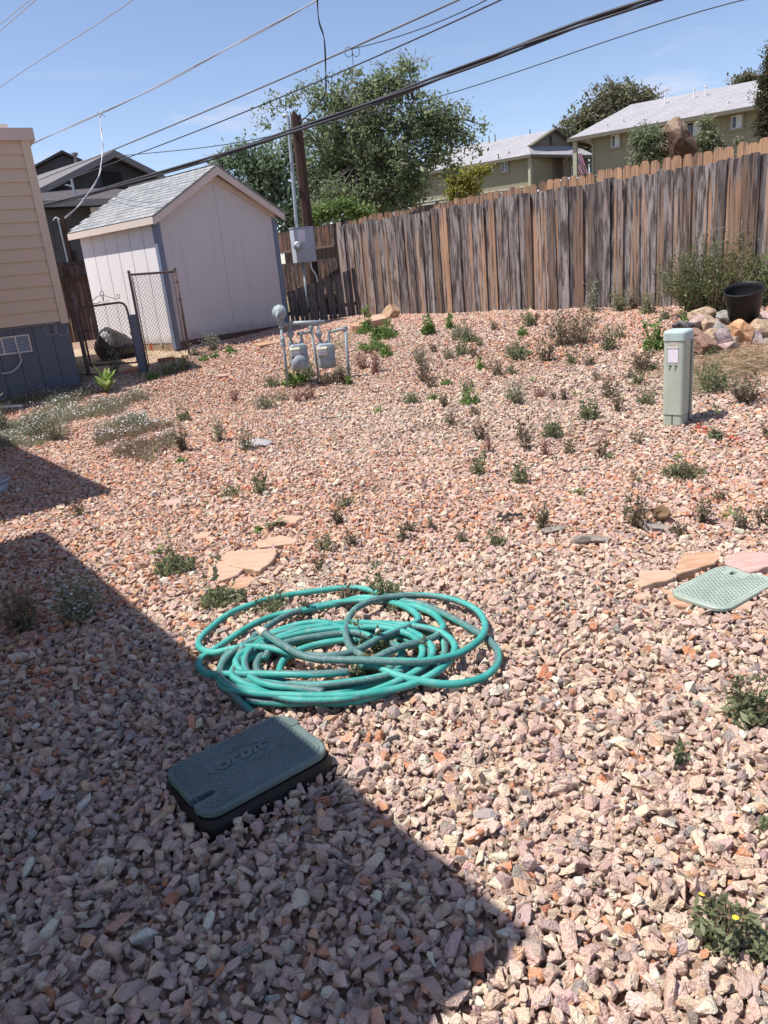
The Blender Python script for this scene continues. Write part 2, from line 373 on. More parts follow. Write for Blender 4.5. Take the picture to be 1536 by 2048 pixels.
# hose
M = Mt('teal_hose', .55, .35); sd = M.node('ShaderNodeAttribute', attribute_name='side').outputs['Fac']
P = M.node('ShaderNodeNewGeometry').outputs['Position']
msk = M.ramp(M.math('ADD', M.math('MULTIPLY', sd, .42), M.math('MULTIPLY', M.noise(5, 3, P), .9)), [(.52, 0), (.64, 1)])
speck = M.ramp(M.noise(260, 2, P), [(.45, 0), (.56, 1)])
teal = M.mix(M.ramp(M.noise(7, 4, P), [(.35, 0), (.65, 1)]), (.025, .25, .215), (.075, .37, .32))
worn = M.mix(speck, (.050, .072, .078), (.14, .185, .185))
a = M.mix(M.math('MULTIPLY', msk, .8), teal, worn)
a = M.mix(M.ramp(M.noise(45, 4, P), [(.55, 0), (.75, .5)]), a, (.30, .36, .32))
M.color(a).bump(M.noise(300, 2, P), .15, .002); MAT['hose'] = M.m
# box lids
def lidmat(name, c, c2):
    M = Mt(name, .5, .4); a = M.mix(M.ramp(M.noise(7, 6, rough=.65), [(.35, 0), (.65, 1)]), c, c2)
    a = M.mix(M.ramp(M.noise(60, 4), [(.55, 0), (.75, .4)]), a, mul(c2, 1.5)); M.color(a).bump(M.noise(220, 3), .35, .002); M.rough(M.ramp(M.noise(12, 4), [(.3, .42), (.7, .66)])); return M.m
MAT['lid'] = lidmat('green_lid', (.088, .124, .115), (.135, .178, .168))
MAT['lid_pale'] = lidmat('pale_green_lid', (.27, .325, .27), (.33, .385, .325))
M = Mt('pedestal_green', .5, .4); P = M.node('ShaderNodeTexCoord').outputs['Generated']
a = M.mix(M.ramp(M.noise(3, 5), [(.35, 0), (.65, 1)]), (.36, .40, .33), (.42, .46, .385)); a = M.mix(M.ramp(M.noise(40, 5), [(.6, 0), (.8, .3)]), a, (.15, .13, .1)); M.color(a); MAT['ped'] = M.m
MAT['ped_top'] = paint('chalky_green_cap', (.40, .50, .48), .65, .15, 9, .2, .1)
M = Mt('pedestal_base_rusty', .7, .3); zz = M.node('ShaderNodeSeparateXYZ', {0: M.c}).outputs[2]
M.color(M.mix(M.ramp(M.math('ADD', zz, M.math('MULTIPLY', M.noise(25, 5), .06)), [(.055, 1), (.085, 0)]), (.37, .40, .33), (.30, .13, .06))); MAT['ped_base'] = M.m
# bag
M = Mt('black_bag', .42, .4); M.color((.026, .022, .022)).bump(M.noise(2.0, 2, M.map((3.2, 3.2, .9)), dist=1.5), .8, .035); MAT['bag'] = M.m
MAT['barkchip'] = paint('grey_bark_chip', (.30, .26, .22), .95, .4, 20, .7, .8)
MAT['nest'] = paint('brown_fibre', (.26, .17, .10), .95, .4, 30, .6, .8)
M = Mt('plastic_scrap', .2, .5); M.color((.55, .53, .52)); M.b.inputs['Alpha'].default_value = .55; MAT['scrap'] = M.m
MAT['numblack'] = paint('black_print', (.03, .03, .03), .5, .1)
# foliage
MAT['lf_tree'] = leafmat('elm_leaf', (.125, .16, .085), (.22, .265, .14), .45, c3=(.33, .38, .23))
MAT['lf_tree2'] = leafmat('soft_leaf', (.12, .165, .095), (.20, .26, .15), .4, c3=(.28, .34, .22))
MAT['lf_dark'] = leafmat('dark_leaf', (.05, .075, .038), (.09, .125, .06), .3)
MAT['lf_mes'] = leafmat('mesquite_leaf', (.11, .11, .065), (.18, .175, .10), .3)
MAT['lf_jun'] = leafmat('juniper_leaf', (.045, .045, .022), (.10, .09, .045), .15)
MAT['lf_yel'] = leafmat('yellow_leaf', (.22, .23, .05), (.34, .33, .08), .4, c3=(.44, .33, .07))
MAT['lf_bright'] = leafmat('bright_leaf', (.10, .155, .045), (.16, .23, .065), .35)
MAT['lf_weed'] = leafmat('weed_leaf', (.125, .145, .075), (.205, .23, .12), .35, c3=(.36, .37, .23))
MAT['lf_shrub'] = leafmat('shrub_leaf', (.08, .105, .04), (.14, .17, .065), .3, c3=(.22, .24, .11))
MAT['lf_dry'] = leafmat('dry_weed_leaf', (.15, .125, .085), (.23, .19, .125), .2, c3=(.28, .22, .15))
MAT['lf_pale'] = leafmat('pale_weed_leaf', (.19, .21, .13), (.27, .29, .19), .25, c3=(.36, .36, .25))
MAT['lf_green'] = leafmat('fresh_weed_leaf', (.10, .18, .045), (.17, .27, .07), .35, c3=(.26, .34, .11))
MAT['lf_red'] = leafmat('red_dry_leaf', (.26, .13, .11), (.36, .20, .16), .2)
MAT['lf_mull'] = leafmat('mullein_leaf', (.22, .33, .09), (.33, .43, .15), .35)
MAT['lf_straw'] = leafmat('straw', (.28, .20, .125), (.44, .33, .21), .15)
MAT['petal'] = leafmat('white_petal', (.58, .54, .56), (.70, .67, .68), .25)
MAT['petal_y'] = leafmat('yellow_petal', (.75, .55, .05), (.8, .6, .08), .25)
MAT['twig'] = paint('pale_twig', (.24, .21, .18), .9, .2, 3)

# ================================================================== SETTING
xs = np.concatenate([[-500, -300, -180, -110, -70, -45, -30, -20, -14, -11], np.arange(-9, 9.01, .14), [10.5, 12, 14, 17, 20, 24, 28, 33, 40, 50, 70, 110, 180, 300, 500]])
ys = np.concatenate([[-80, -40, -20, -10, -6, -4], np.arange(-3, 19, .14), [20, 21.5, 23, 25, 27.5, 30, 33, 37, 41, 46, 52, 60, 70, 85, 110, 160, 240, 400, 700]])
X, Y = np.meshgrid(xs, ys); Z = terr(X, Y) - .012
V = np.stack([X, Y, Z], -1).reshape(-1, 3); nx = len(xs); ny = len(ys)
ii, jj = np.meshgrid(np.arange(nx - 1), np.arange(ny - 1)); b0 = (jj * nx + ii).ravel()
me = quick_mesh("ground", V, np.stack([b0, b0 + 1, b0 + nx + 1, b0 + nx], 1))
struct(link("ground", me, MAT['dirt'], None, (0, 0, 0), True))

GP1 = Vector((-4.42, 12.05)); GP2 = Vector((-3.46, 11.8)); GP3 = Vector((-2.93, 12.62))
SANG = R(47.5); SH = Fr(-3.22, 13.05, 0, SANG)        # shed frame: x along the gable, y back along the side wall
sand_poly = [GP1, GP2, GP3, Vector((-3.1, 13.2)), Vector((-5.3, 15.2)), Vector((-7.5, 17.5)), Vector((-8.5, 16.4)), Vector((-6.2, 13.6)), Vector((-5.0, 12.35))]
bm_ = MB()
sp = []
for i in range(len(sand_poly)):
    a, b = sand_poly[i], sand_poly[(i + 1) % len(sand_poly)]
    for k in range(3): q = a.lerp(b, k / 3); sp.append((q.x, q.y, gz(q.x, q.y) + .004))
cx = sum(p[0] for p in sp) / len(sp); cy = sum(p[1] for p in sp) / len(sp)
ring2 = [((p[0] + cx) / 2, (p[1] + cy) / 2, gz((p[0] + cx) / 2, (p[1] + cy) / 2) + .006) for p in sp]; n_ = len(sp)
bm_.add(sp + ring2 + [(cx, cy, gz(cx, cy) + .008)], [(i, (i + 1) % n_, n_ + (i + 1) % n_, n_ + i) for i in range(n_)] + [(n_ + i, n_ + (i + 1) % n_, 2 * n_) for i in range(n_)])
struct(bm_.build("sandy_path", MAT['sand'], None, True))

def inpoly(x, y, poly):
    c = np.zeros(x.shape, bool); n = len(poly)
    for i in range(n):
        x1, y1 = poly[i][0], poly[i][1]; x2, y2 = poly[(i + 1) % n][0], poly[(i + 1) % n][1]
        if y1 == y2: continue
        c ^= ((y1 > y) != (y2 > y)) & (x < (x2 - x1) * (y - y1) / (y2 - y1) + x1)
    return c
EXCL = [sand_poly]
def rectpoly(cx, cy, w, d, ang):
    c, s = math.cos(ang), math.sin(ang)
    return [(cx + a * c - b * s, cy + a * s + b * c) for a, b in ((-w / 2, -d / 2), (w / 2, -d / 2), (w / 2, d / 2), (-w / 2, d / 2))]

# ================================================================== FENCES
def plank_mesh(w, h, t, notch, k):
    r_ = random.Random(k); n = notch
    wob = [r_.uniform(-.004, .004) for _ in range(6)]
    prof = [(-w / 2, 0), (w / 2, 0), (w / 2 + wob[0], h * .5), (w / 2 + wob[1], h - n), (w / 2 - n * 1.05, h - n * .06), (0, h + wob[2] * .4), (-w / 2 + n * .95, h - n * .04), (-w / 2 + wob[3], h - n), (-w / 2 + wob[4], h * .5)]
    m_ = MB(); m_.prism([(x, -t / 2, z) for x, z in prof], (0, t, 0))
    me = bpy.data.meshes.new("plank"); me.from_pydata([tuple(v) for v in m_.v], [], m_.f); return me
fang = math.atan2(-FU.y, -FU.x)   # along the fence towards the right of the picture
def plank(parent, me, mat, xy, z, ang, lean=0, tiltx=0, fresh=0, dark=0, name="plank"):
    if not me.materials: me.materials.append(mat)
    ob = bpy.data.objects.new(name, me); col.objects.link(ob); ob.parent = parent
    ob.location = Vector((xy[0], xy[1], z)) - wloc[parent.name]
    ob.rotation_euler = (tiltx, lean, ang); ob.color = (fresh, dark, 0, 1); return ob
S0 = FA - FU * 1.35
fence = thing("wooden_fence", "tall weathered grey and tan board fence along the back of the gravel yard", "fence", (S0.x, S0.y, gz(S0.x, S0.y)))
meshes = [plank_mesh(w, 1.0, .018, .02, 30 + i) for i, w in enumerate((.10, .115, .13, .138, .14, .145))]
fresh_at = {}
s = 0; i = 0; flen = (FB - S0).length
order = []
while s < flen:
    k = random.choice((0, 1, 2, 3, 4, 5, 3, 4)); w = (.10, .115, .13, .138, .14, .145)[k]
    order.append((s + w / 2, k)); s += w * random.uniform(.70, 1.02)
for i, (s, k) in enumerate(order):
    p = S0 + FU * s; lay = (i % 2) * .02 + random.uniform(0, .006)
    p = p + FN * lay
    frac = s / flen
    htop = 2.385 - .07 * frac + random.uniform(-.028, .02) + (-.02 if random.random() < .15 else 0)
    fr_ = (random.choice((0, .0, .05, .15, .25, .15, .3, .4, .5, .65)) + .12 * (1 - s / flen)) * random.uniform(.8, 1.1)
    z0 = .50 + random.uniform(-.02, .02); o = plank(fence, meshes[k], MAT['fence'], p, z0, fang, random.uniform(-.006, .006), random.uniform(-.01, .01), fr_, random.choice((0, 0, .2, .45, .7)))
    o.scale = (1, 1, htop - z0)
for zr in (.75, 1.45, 2.15):
    a = S0 - FN * .035; b = FB - FN * .035
    MB().beam((a.x, a.y, zr), (b.x, b.y, zr), .035, .085).build("rail", MAT['postwood'], fence)
p = FB + FU * .03 + FN * .01
fp = plank(fence, plank_mesh(.13, 1, .03, .004, 3), MAT['postwood'], p, .45, fang, 0, 0, .1, 0, "fence_post"); fp.scale = (1, 1, 1.93)

# neighbour's fence just behind
BO = -FN * .42
bf = thing("cedar_fence", "newer orange cedar fence showing dog ear tips above the weathered fence", "fence", (S0.x + BO.x, S0.y + BO.y, .5))
meshb = [plank_mesh(.136, 1.0, .018, .027, 60 + i) for i in range(3)]; meshd = [plank_mesh(.138, 1.0, .018, .012, 65 + i) for i in range(3)]
s = -.6; L2 = flen + 2.9
while s < L2:
    p = S0 + FU * s + BO; frac = s / flen
    top = 2.60 - .165 * frac + random.uniform(-.022, .016) if frac < 1 else 2.41 - .02 * (frac - 1)
    if frac < 1.02 or s > 0:
        if frac <= 1.03:
            o = plank(bf, random.choice(meshb), MAT['fence_far'], p, .4, fang, random.uniform(-.012, .012), 0, random.uniform(.0, .8) * (1 - .5 * max(0, frac)), random.uniform(0, .3) + .55 * max(0, frac)); o.scale = (1, 1, top - .4)
        else:
            for (za, zb_) in ((1.98, top), (1.05, 1.74)):
                o = plank(bf, random.choice(meshd), MAT['fence_dark'], p, za, fang, 0, 0, random.uniform(0, .5), random.uniform(0, .5)); o.scale = (.95, 1, zb_ - za)
            o = plank(bf, random.choice(meshd), MAT['fence_dark'], p - FN * .35, .3, fang, 0, 0, 0, 1); o.scale = (1, 1, 1.9)
    s += .146
a = FB + BO + FU * .05; b = FB + BO + FU * 2.8
for zr in (1.98, 1.05):
    MB().beam((a.x, a.y, zr), (b.x, b.y, zr), .09, .04).build("rail", MAT['postwood'], bf)

# low gate between shed and fence
g0 = SH((2.62, .05, 0)); g0 = Vector((g0.x, g0.y)); g1 = Vector((-.12, 15.52)); gd = g1 - g0; gl = gd.length; gang = math.atan2(gd.y, gd.x)
gate = thing("low_plank_gate", "low dark plank gate in shade between the white shed and the fence corner", "gate", (g0.x, g0.y, .5))
gm = [plank_mesh(.085, 1, .016, .006, 90), plank_mesh(.07, 1, .016, .004, 91)]
n_ = int(gl / .092)
for i in range(n_ + 1):
    t = i / n_; p = g0 + gd * t; top = 1.17 + .32 * t + random.uniform(-.015, .015)
    o = plank(gate, gm[i % 2], MAT['fence_grey'], p + Vector((.01, -.02)) * (i % 2), .38, gang, random.uniform(-.015, .015) - .02, 0, 0, random.choice((0, .2, .5))); o.scale = (1, 1, top - .38)
MB().beam((g0.x + .02, g0.y + .02, .78), (g1.x + .02, g1.y + .02, .84), .03, .07).build("rail", MAT['fence_grey'], gate)

# dark fence behind shed, left
df0 = Vector((-7.1, 17.9)); df1 = Vector((-4.9, 18.3)); dd = df1 - df0
dfence = thing("dark_plank_fence", "dark brown plank fence beyond the chain link gate, behind the cream house", "fence", (df0.x, df0.y, .4))
dm = [plank_mesh(.14, 1, .018, .02, 70 + i) for i in range(3)]
zt = aty(130, 532, 18).z
for i in range(20):
    p = df0 + dd.normalized() * (i * .146)
    o = plank(dfence, dm[i % 3], MAT['fence_dark'], p, .3, math.atan2(dd.y, dd.x), 0, 0, random.uniform(0, .4), random.uniform(0, .4)); o.scale = (1, 1, zt - .3)
for i in range(20):
    p = df0 + dd.normalized() * (i * .146) + Vector((-.05, .28))
    o = plank(dfence, dm[i % 3], MAT['fence_far'], p, 1.3, math.atan2(dd.y, dd.x), 0, 0, .6, 0); o.scale = (1, 1, zt + .1 - 1.3)
MB().beam((df0.x, df0.y - .04, zt - .3), (df1.x + .7, df1.y + .1, zt - .3), .04, .1).build("rail", MAT['fence_dark'], dfence)

# ================================================================== SHED
zb = .60; ze = 2.62; W = 2.56; Dp = 2.44; za_ = 3.33
shed = thing("garden_shed", "white garden shed with gable roof and slate blue corner trim", "shed", SH((0, 0, .4)))
EXCL.append([SH((a, b, 0))[:2] for a, b in ((-.02, -.02), (W, -.02), (W, Dp), (-.02, Dp))])
# gable sheets, split by the seam
mid = W * .50
for x0, x1 in ((0, mid - .003), (mid + .003, W)):
    def rz(x): return ze + (za_ - .06 - ze) * (1 - abs(x - W / 2) / (W / 2))
    zs = 2.72
    MB(SH).prism([(x0, 0, zb), (x1, 0, zb), (x1, 0, min(zs, rz(x1))), (x0, 0, min(zs, rz(x0)))] if False else ([(x0, 0, zb), (x1, 0, zb), (x1, 0, rz(x1)), (x0, 0, rz(x0))]), (0, .02, 0)).build("gable_sheet", MAT['shaded_white_gable'], shed)
for k in range(1): MB(SH).box(W * .18, W * .82, -.004, 0, zs, zs + .006).build("seam", MAT['fascia'], shed)
nl = MB(SH)
for xr in (.10, W / 2 - .03, W / 2 + .03, W - .10):
    zt_n = 2.55 if abs(xr - W / 2) > .5 else 3.15; z_ = zb + .06
    while z_ < zt_n: nl.box(xr - .004, xr + .004, -.0025, .0, z_, z_ + .008); z_ += .2
struct(nl.build("nail_heads", MAT['galv'], shed), 'stuff')
# side wall boards
nb = 6
for i in range(nb):
    y0 = i * Dp / nb + (.01 if i else .07); y1 = (i + 1) * Dp / nb - .006
    MB(SH).box(-.012, .01, y0, y1, zb - .02, ze).build("siding_board", MAT['white'], shed)
MB(SH).box(.0, .02, 0, Dp, zb, ze).build("side_backing", MAT['skirt'], shed)
for j in (1, 3, 5): MB(SH).box(-.03, -.012, j * Dp / nb - .02, j * Dp / nb + .03, zb - .05, zb + .0).build("bracket", MAT['silver'], shed)
MB(SH).box(W - .02, W, .02, Dp, zb, ze).build("far_side_wall", MAT['white'], shed)
MB(SH).box(0, W, Dp, Dp + .02, zb, ze).build("back_wall", MAT['white'], shed)
MB(SH).box(-.02, .07, -.022, -.001, zb - .12, ze - .02).box(-.032, -.0125, -.022, .065, zb - .12, ze - .02).build("corner_trim", MAT['bluetrim'], shed)
MB(SH).box(W - .07, W + .02, -.022, -.001, zb - .12, ze - .06).build("corner_trim", MAT['bluetrim'], shed)
MB(SH).box(.0, W, -.012, .03, .2, zb).build("base_board", MAT['base_brown'], shed)
MB(SH).box(-.005, .03, .0, Dp, .2, zb - .03).build("base_board", MAT['sand'], shed)
# roof
ov = .17; oh = .13; sl_ = (za_ - ze) / (W / 2)
roof = MB(SH)
for sgn in (-1, 1):
    xe = W / 2 + sgn * (W / 2 + oh); zev = ze - oh * sl_ + .03
    roof.add([(W / 2, -ov, za_ + .03), (W / 2, Dp + ov, za_ + .03), (xe, Dp + ov, zev), (xe, -ov, zev), (W / 2, -ov, za_), (W / 2, Dp + ov, za_), (xe, Dp + ov, zev - .03), (xe, -ov, zev - .03)],
             [(0, 1, 2, 3), (4, 7, 6, 5), (0, 3, 7, 4), (3, 2, 6, 7), (2, 1, 5, 6), (0, 4, 5, 1)])
roof = roof.build("roof", MAT['shingle'], shed)
SLn = math.hypot(W / 2 + oh, (W / 2 + oh) * sl_); rows = 13
smesh = {}
def shingle_mesh(w):
    m_ = MB(); m_.hexa([(0, 0, .002), (w, 0, .002), (w, .17, .001), (0, .17, .001), (0, 0, .013), (w, 0, .013), (w, .17, .004), (0, .17, .004)])
    me = bpy.data.meshes.new("shingle"); me.from_pydata([tuple(v) for v in m_.v], [], m_.f); me.materials.append(MAT['shingle']); return me
smesh = [shingle_mesh(w) for w in (.232, .238, .246)]; half_s = shingle_mesh(.115)
for sgn in (-1, 1):
    th = math.atan(sl_)
    for r_i in range(rows):
        sd_ = -.015 + r_i * SLn / rows
        yy = -ov - .01; first = (r_i % 2) == 1
        while yy < Dp + ov - .05:
            xe = W / 2 + sgn * (W / 2 + oh); x = xe - sgn * sd_ * math.cos(th); z = ze - oh * sl_ + .032 + sd_ * math.sin(th)
            w_s = .12 if first else .25
            ob = bpy.data.objects.new("shingle", half_s if first else random.choice(smesh)); first = False; col.objects.link(ob); ob.parent = roof
            # local axes: X along the eave, Y up the slope
            ex = Vector((0, 1, 0)) if sgn > 0 else Vector((0, -1, 0)); ey = Vector((-sgn * math.cos(th), 0, math.sin(th)))
            o0 = Vector((x, yy if sgn > 0 else yy + w_s - .006, z))
            ez = ex.cross(ey)
            Rw = Matrix.Rotation(SANG, 3, 'Z')
            m4 = (Rw @ Matrix((ex, ey, ez)).transposed()).to_4x4(); m4.translation = SH(o0) - wloc[roof.name]
            ob.matrix_local = m4; yy += w_s
# fascia
for sgn in (-1, 1):
    xe = W / 2 + sgn * (W / 2 + oh - .01)
    MB(SH).prism([(W / 2, -ov, za_), (xe, -ov, ze - oh * sl_ + .01), (xe, -ov, ze - oh * sl_ - .10), (W / 2, -ov, za_ - .12)], (0, .022, 0)).build("rake_board", MAT['fascia'], shed)
    MB(SH).prism([(W / 2, -.03, za_ - .10), (xe - sgn * oh, -.03, ze - .02), (xe - sgn * oh, -.03, ze - .12), (W / 2, -.03, za_ - .20)], (0, .026, 0)).build("frieze_board", MAT['fascia'], shed)
    MB(SH).prism([(W / 2, -ov + .022, za_ - .012), (xe, -ov + .022, ze - oh * sl_ - .002), (xe, -ov + .022, ze - oh * sl_ - .014), (W / 2, -ov + .022, za_ - .024)], (0, ov - .03, 0)).build("soffit", MAT['fascia'], shed)
xe = -oh
MB(SH).box(xe - .015, xe + .006, -ov, Dp + ov, ze - oh * sl_ - .085, ze - oh * sl_ + .02).build("eave_board", MAT['fascia'], shed)
MB(SH).box(xe + .006, 0, -ov + .03, Dp + ov, ze - oh * sl_ - .03, ze - oh * sl_ - .018).build("soffit", MAT['white'], shed)

# ================================================================== CREAM HOUSE (left)
YH = Fr(-4.28, 11.3, 0, math.atan2(-.485, -.875))       # x along the visible wall away from the corner, y to the back
# (y axis = (.73,-.68) would face the yard, so the wall's outer side is +y)
house = thing("cream_house", "cream lap sided house with slate skirting at the left edge", "house", YH((0, 0, .25)))
LEN = 4.6; z0s = 1.17; z1s = 3.53; nbd = 14
for i in range(nbd):
    za = z0s + (z1s - z0s) * i / nbd; zc = z0s + (z1s - z0s) * (i + 1) / nbd
    MB(YH).hexa([(.10, 0, za), (LEN, 0, za), (LEN, .028, za), (.10, .028, za), (.10, 0, zc), (LEN, 0, zc), (LEN, .008, zc + .004), (.10, .008, zc + .004)]).build("siding_board", MAT['yellow'], house)
MB(YH).box(-.008, .0995, -.10, .042, z0s - .03, z1s).build("corner_trim", MAT['yellowtrim'], house)
MB(YH).box(0, LEN, -.95, -.001, z0s, z1s).build("wall", MAT['yellow'], house)
MB(YH).box(.02, LEN, -3.2, -.952, .2, 2.35).build("rear_wall", MAT['yellow'], house)
MB(YH).box(-.08, LEN, -1.05, .07, z1s, z1s + .15).build("eave_fascia", MAT['gutter'], house)
MB(YH).prism([(.22, .05, z1s + .152), (.22, .03, z1s + .20), (.22, -.3, z1s + .22), (.22, -1.0, z1s + .24), (.22, -1.0, z1s + .152)], (LEN - .25, 0, 0)).build("roof", MAT['gutter'], house)
nsk = 11
for i in range(nsk):
    x0 = i * .245 + .004; x1 = x0 + .238
    MB(YH).box(x0, x1, -.05, -.022, .1, z0s - .005).build("skirting_panel", MAT['skirt'], house)
MB(YH).box(0, LEN, -.2, -.051, .1, z0s - .01).build("skirting_backing", MAT['black'], house)
MB(YH).box(0, LEN, -.06, .0, z0s - .03, z0s - .003).build("drip_edge", MAT['skirt'], house)
def hit(u, v, P0, n):
    r = ray(u, v); o = Vector((0, 0, H)); t = (Vector(P0) - o).dot(n) / r.dot(n); return o + r * t
def inv(fr, p):
    d = Vector(p) - fr.o; return Vector((d.x * fr.c + d.y * fr.s, -d.x * fr.s + d.y * fr.c, d.z))
YHn = Vector((.485, -.875, 0))
q0 = inv(YH, hit(57, 668, YH((0, -.02, 0)), YHn)); q1 = inv(YH, hit(0, 702, YH((0, -.02, 0)), YHn))
vx0, vx1, vz0, vz1 = q0.x, q0.x + .55, q0.z - .245, q0.z
vent = MB(YH)
for k in range(4):
    x = vx0 + k * (vx1 - vx0 - .02) / 3; vent.box(x, x + .02, -.022, .0, vz0, vz1)
vent.box(vx0, vx1, -.022, .001, vz1 - .02, vz1).box(vx0, vx1, -.022, .001, vz0, vz0 + .02)
vent = vent.build("skirting_vent", MAT['fascia'], house); vent['label'] = "pale louvred vent set in the slate skirting"
for k in range(8):
    z = vz0 + .03 + k * (vz1 - vz0 - .06) / 7
    MB(YH).hexa([(vx0 + .02, -.02, z), (vx1 - .02, -.02, z), (vx1 - .02, -.004, z - .012), (vx0 + .02, -.004, z - .012), (vx0 + .02, -.02, z + .004), (vx1 - .02, -.02, z + .004), (vx1 - .02, -.004, z - .008), (vx0 + .02, -.004, z - .008)]).build("louvre", MAT['boxgrey'], vent)
# cable from the vent and coiled wire on the skirting
pts = [hit(u, v, YH((0, .03, 0)), YHn) for u, v in ((36, 695), (40, 712), (42, 722), (34, 736), (20, 745), (3, 747))]
tag(MB().tube(spline(pts), .012, 6).build("cable", MAT['boxgrey'], None, True), "grey cable drooping from the skirting vent to the ground", "cable")
m_ = MB()
for (u, v) in ((101, 658), (123, 659)):
    c = hit(u, v, YH((0, .02, 0)), YHn); e1 = Vector((-.875, -.485, 0))
    m_.tube([c + e1 * math.cos(t * .3) * .085 + Vector((0, 0, 1)) * math.sin(t * .3) * .085 for t in range(22)], .004, 4)
pts = [hit(u, v, YH((0, .02, 0)), YHn) for u, v in ((112, 656), (108, 647), (80, 650), (40, 655), (0, 660))]
m_.tube(pts, .004, 4)
tag(m_.build("wire_coil", MAT['wire_light'], None, True), "two loops of pale wire hanging on the slate skirting", "wire")

# ---- home whose roofs throw the two big shadows (off frame to the left and behind)
def roofed(name, label, fr, w, d, zt_, over, wallmat):
    t = thing(name, label, "house", fr((w / 2, d / 2, 0)))
    MB(fr).box(0, w, 0, d, zt_, zt_ + .14).build("roof", MAT['gutter'], t)
    MB(fr).box(over, w - over, over, d - over, -.1, zt_).build("wall", wallmat, t)
    return t
def shadow_pt(x, y, z): # where something z above flat ground must stand to shade (x, y)
    k = z / math.tan(SUN_EL); return Vector((x + k * math.sin(SUN_AZ), y + k * math.cos(SUN_AZ)))
ZR = 2.55
c1 = shadow_pt(.19, 1.31, ZR); c2 = shadow_pt(-2.33, 4.80, ZR)
e1 = (c2 - c1); w1 = e1.length
frA = Fr(c1.x, c1.y, 0, math.atan2(e1.y, e1.x))   # x along the shading eave, y to its left (away from the yard)
tA = roofed("near_house", "cream house beside the photographer whose eave shades the gravel", frA, w1, 3.4, ZR, .55, MAT['yellow'])
c3 = shadow_pt(-2.14, 5.72, 2.6); e3 = Vector((-.61, .79)).normalized()
frB = Fr(c3.x, c3.y, 0, math.atan2(e3.y, e3.x))
tB = roofed("carport", "small cream outbuilding off to the left whose roof corner shades the gravel", frB, 4.4, 3.0, 2.6, .35, MAT['yellow'])

# ================================================================== FAR HOUSES
def slab(pts, th=.12):
    m_ = MB(); m_.prism([Vector(p) for p in pts], (0, 0, -th)); return m_
def wallp(a, b, z0, z1, t=.15):
    m_ = MB(); m_.beam((a[0], a[1], (z0 + z1) / 2), (b[0], b[1], (z0 + z1) / 2), t, z1 - z0); return m_
def window(parent, fr, x0, x1, z0, z1, y, out=-1, blind=.5, matf='winwhite', trim='winframe'):
    o = out
    def bx(m__, a, b, ya, yb, c, d): return m__.box(a, b, min(y + o * ya, y + o * yb), max(y + o * ya, y + o * yb), c, d)
    w = MB(fr)
    bx(w, x0 - .12, x1 + .12, .0, .10, z1, z1 + .12); bx(w, x0 - .12, x0, 0, .10, z0, z1); bx(w, x1, x1 + .12, 0, .10, z0, z1); bx(w, x0 - .2, x1 + .2, 0, .16, z0 - .14, z0)
    wf = w.build("window", MAT[trim], parent)
    f_ = MB(fr); t = .06
    bx(f_, x0, x1, .0, .06, z1 - t, z1); bx(f_, x0, x1, 0, .06, z0, z0 + t); bx(f_, x0, x0 + t, 0, .06, z0 + t, z1 - t); bx(f_, x1 - t, x1, 0, .06, z0 + t, z1 - t)
    mx_ = (x0 + x1) / 2; bx(f_, mx_ - t / 2, mx_ + t / 2, 0, .06, z0 + t, z1 - t)
    f_.build("frame", MAT[matf], wf)
    bx(MB(fr), x0 + t, mx_ - t / 2, 0.004, .03, z0 + t, z1 - t).build("pane", MAT['glass'], wf)
    bx(MB(fr), mx_ + t / 2, x1 - t, 0.004, .03, z0 + t, z1 - t).build("pane", MAT['blind'] if blind else MAT['glass'], wf)
    return wf
# right block
AR = Fr(17.75, 60, 0, math.atan2(-.557, .83)); arn = Vector((-.557, -.83, 0))
ar = thing("apartment_building", "olive two storey apartment block with grey hip roof at the upper right", "building", AR((0, 0, 4)))
ez_ = 8.95
MB(AR).box(0, 30, 0, 9, 3, ez_ - .05).build("wall", MAT['olive'], ar)
rl = inv(AR, hit(1262, 209, AR((0, 5, 0)), arn)); rz_ = rl.z
MB(AR).add([(-1.45, -1.0, ez_), (33, -1.0, ez_), (33, 10.5, ez_), (-1.45, 10.5, ez_), (rl.x, 5, rz_), (28, 5, rz_)], [(0, 1, 5, 4), (1, 2, 5), (2, 3, 4, 5), (3, 0, 4), (0, 3, 2, 1)]).build("roof", MAT['roof_grey'], ar)
MB(AR).box(-1.47, 33, -1.06, -1.0, ez_ - .22, ez_ + .03).box(-1.51, -1.45, -1.0, 10.5, ez_ - .22, ez_ + .03).build("gutter", MAT['fascia_olive'], ar)
for zz_ in (6.28, 6.02): MB(AR).box(-.02, 30, -.10, -.001, zz_, zz_ + .10).build("band", MAT['olivetrim'], ar)
MB(AR).box(-.01, 30, -.25, -.001, 5.6, 5.88).build("ledge", MAT['fascia_olive'], ar)
for (ua, ub, va, vb, bl) in ((1223, 1239, 270, 294, 1), (1463, 1484, 231, 257, 1), (1373, 1403, 243, 272, 1)):
    a = inv(AR, hit(ua, (va + vb) / 2 + 0, AR((0, 0, 0)), arn)); b = inv(AR, hit(ub, (va + vb) / 2, AR((0, 0, 0)), arn))
    t_ = inv(AR, hit((ua + ub) / 2, va, AR((0, 0, 0)), arn)); bt = inv(AR, hit((ua + ub) / 2, vb, AR((0, 0, 0)), arn))
    window(ar, AR, a.x, b.x, bt.z, t_.z, 0, -1, bl)
MB(AR).box(-1.15, -.87, -.8, -.5, 3, ez_ - .05).build("porch_post", MAT['olivelight'], ar)
MB(AR).tube([(-.15, -.9, ez_ - .1), (-.05, -.5, ez_ - .35), (.1, -.09, ez_ - .6), (.1, -.09, 3.5)], .06, 6).build("downspout", MAT['olivelight'], ar)
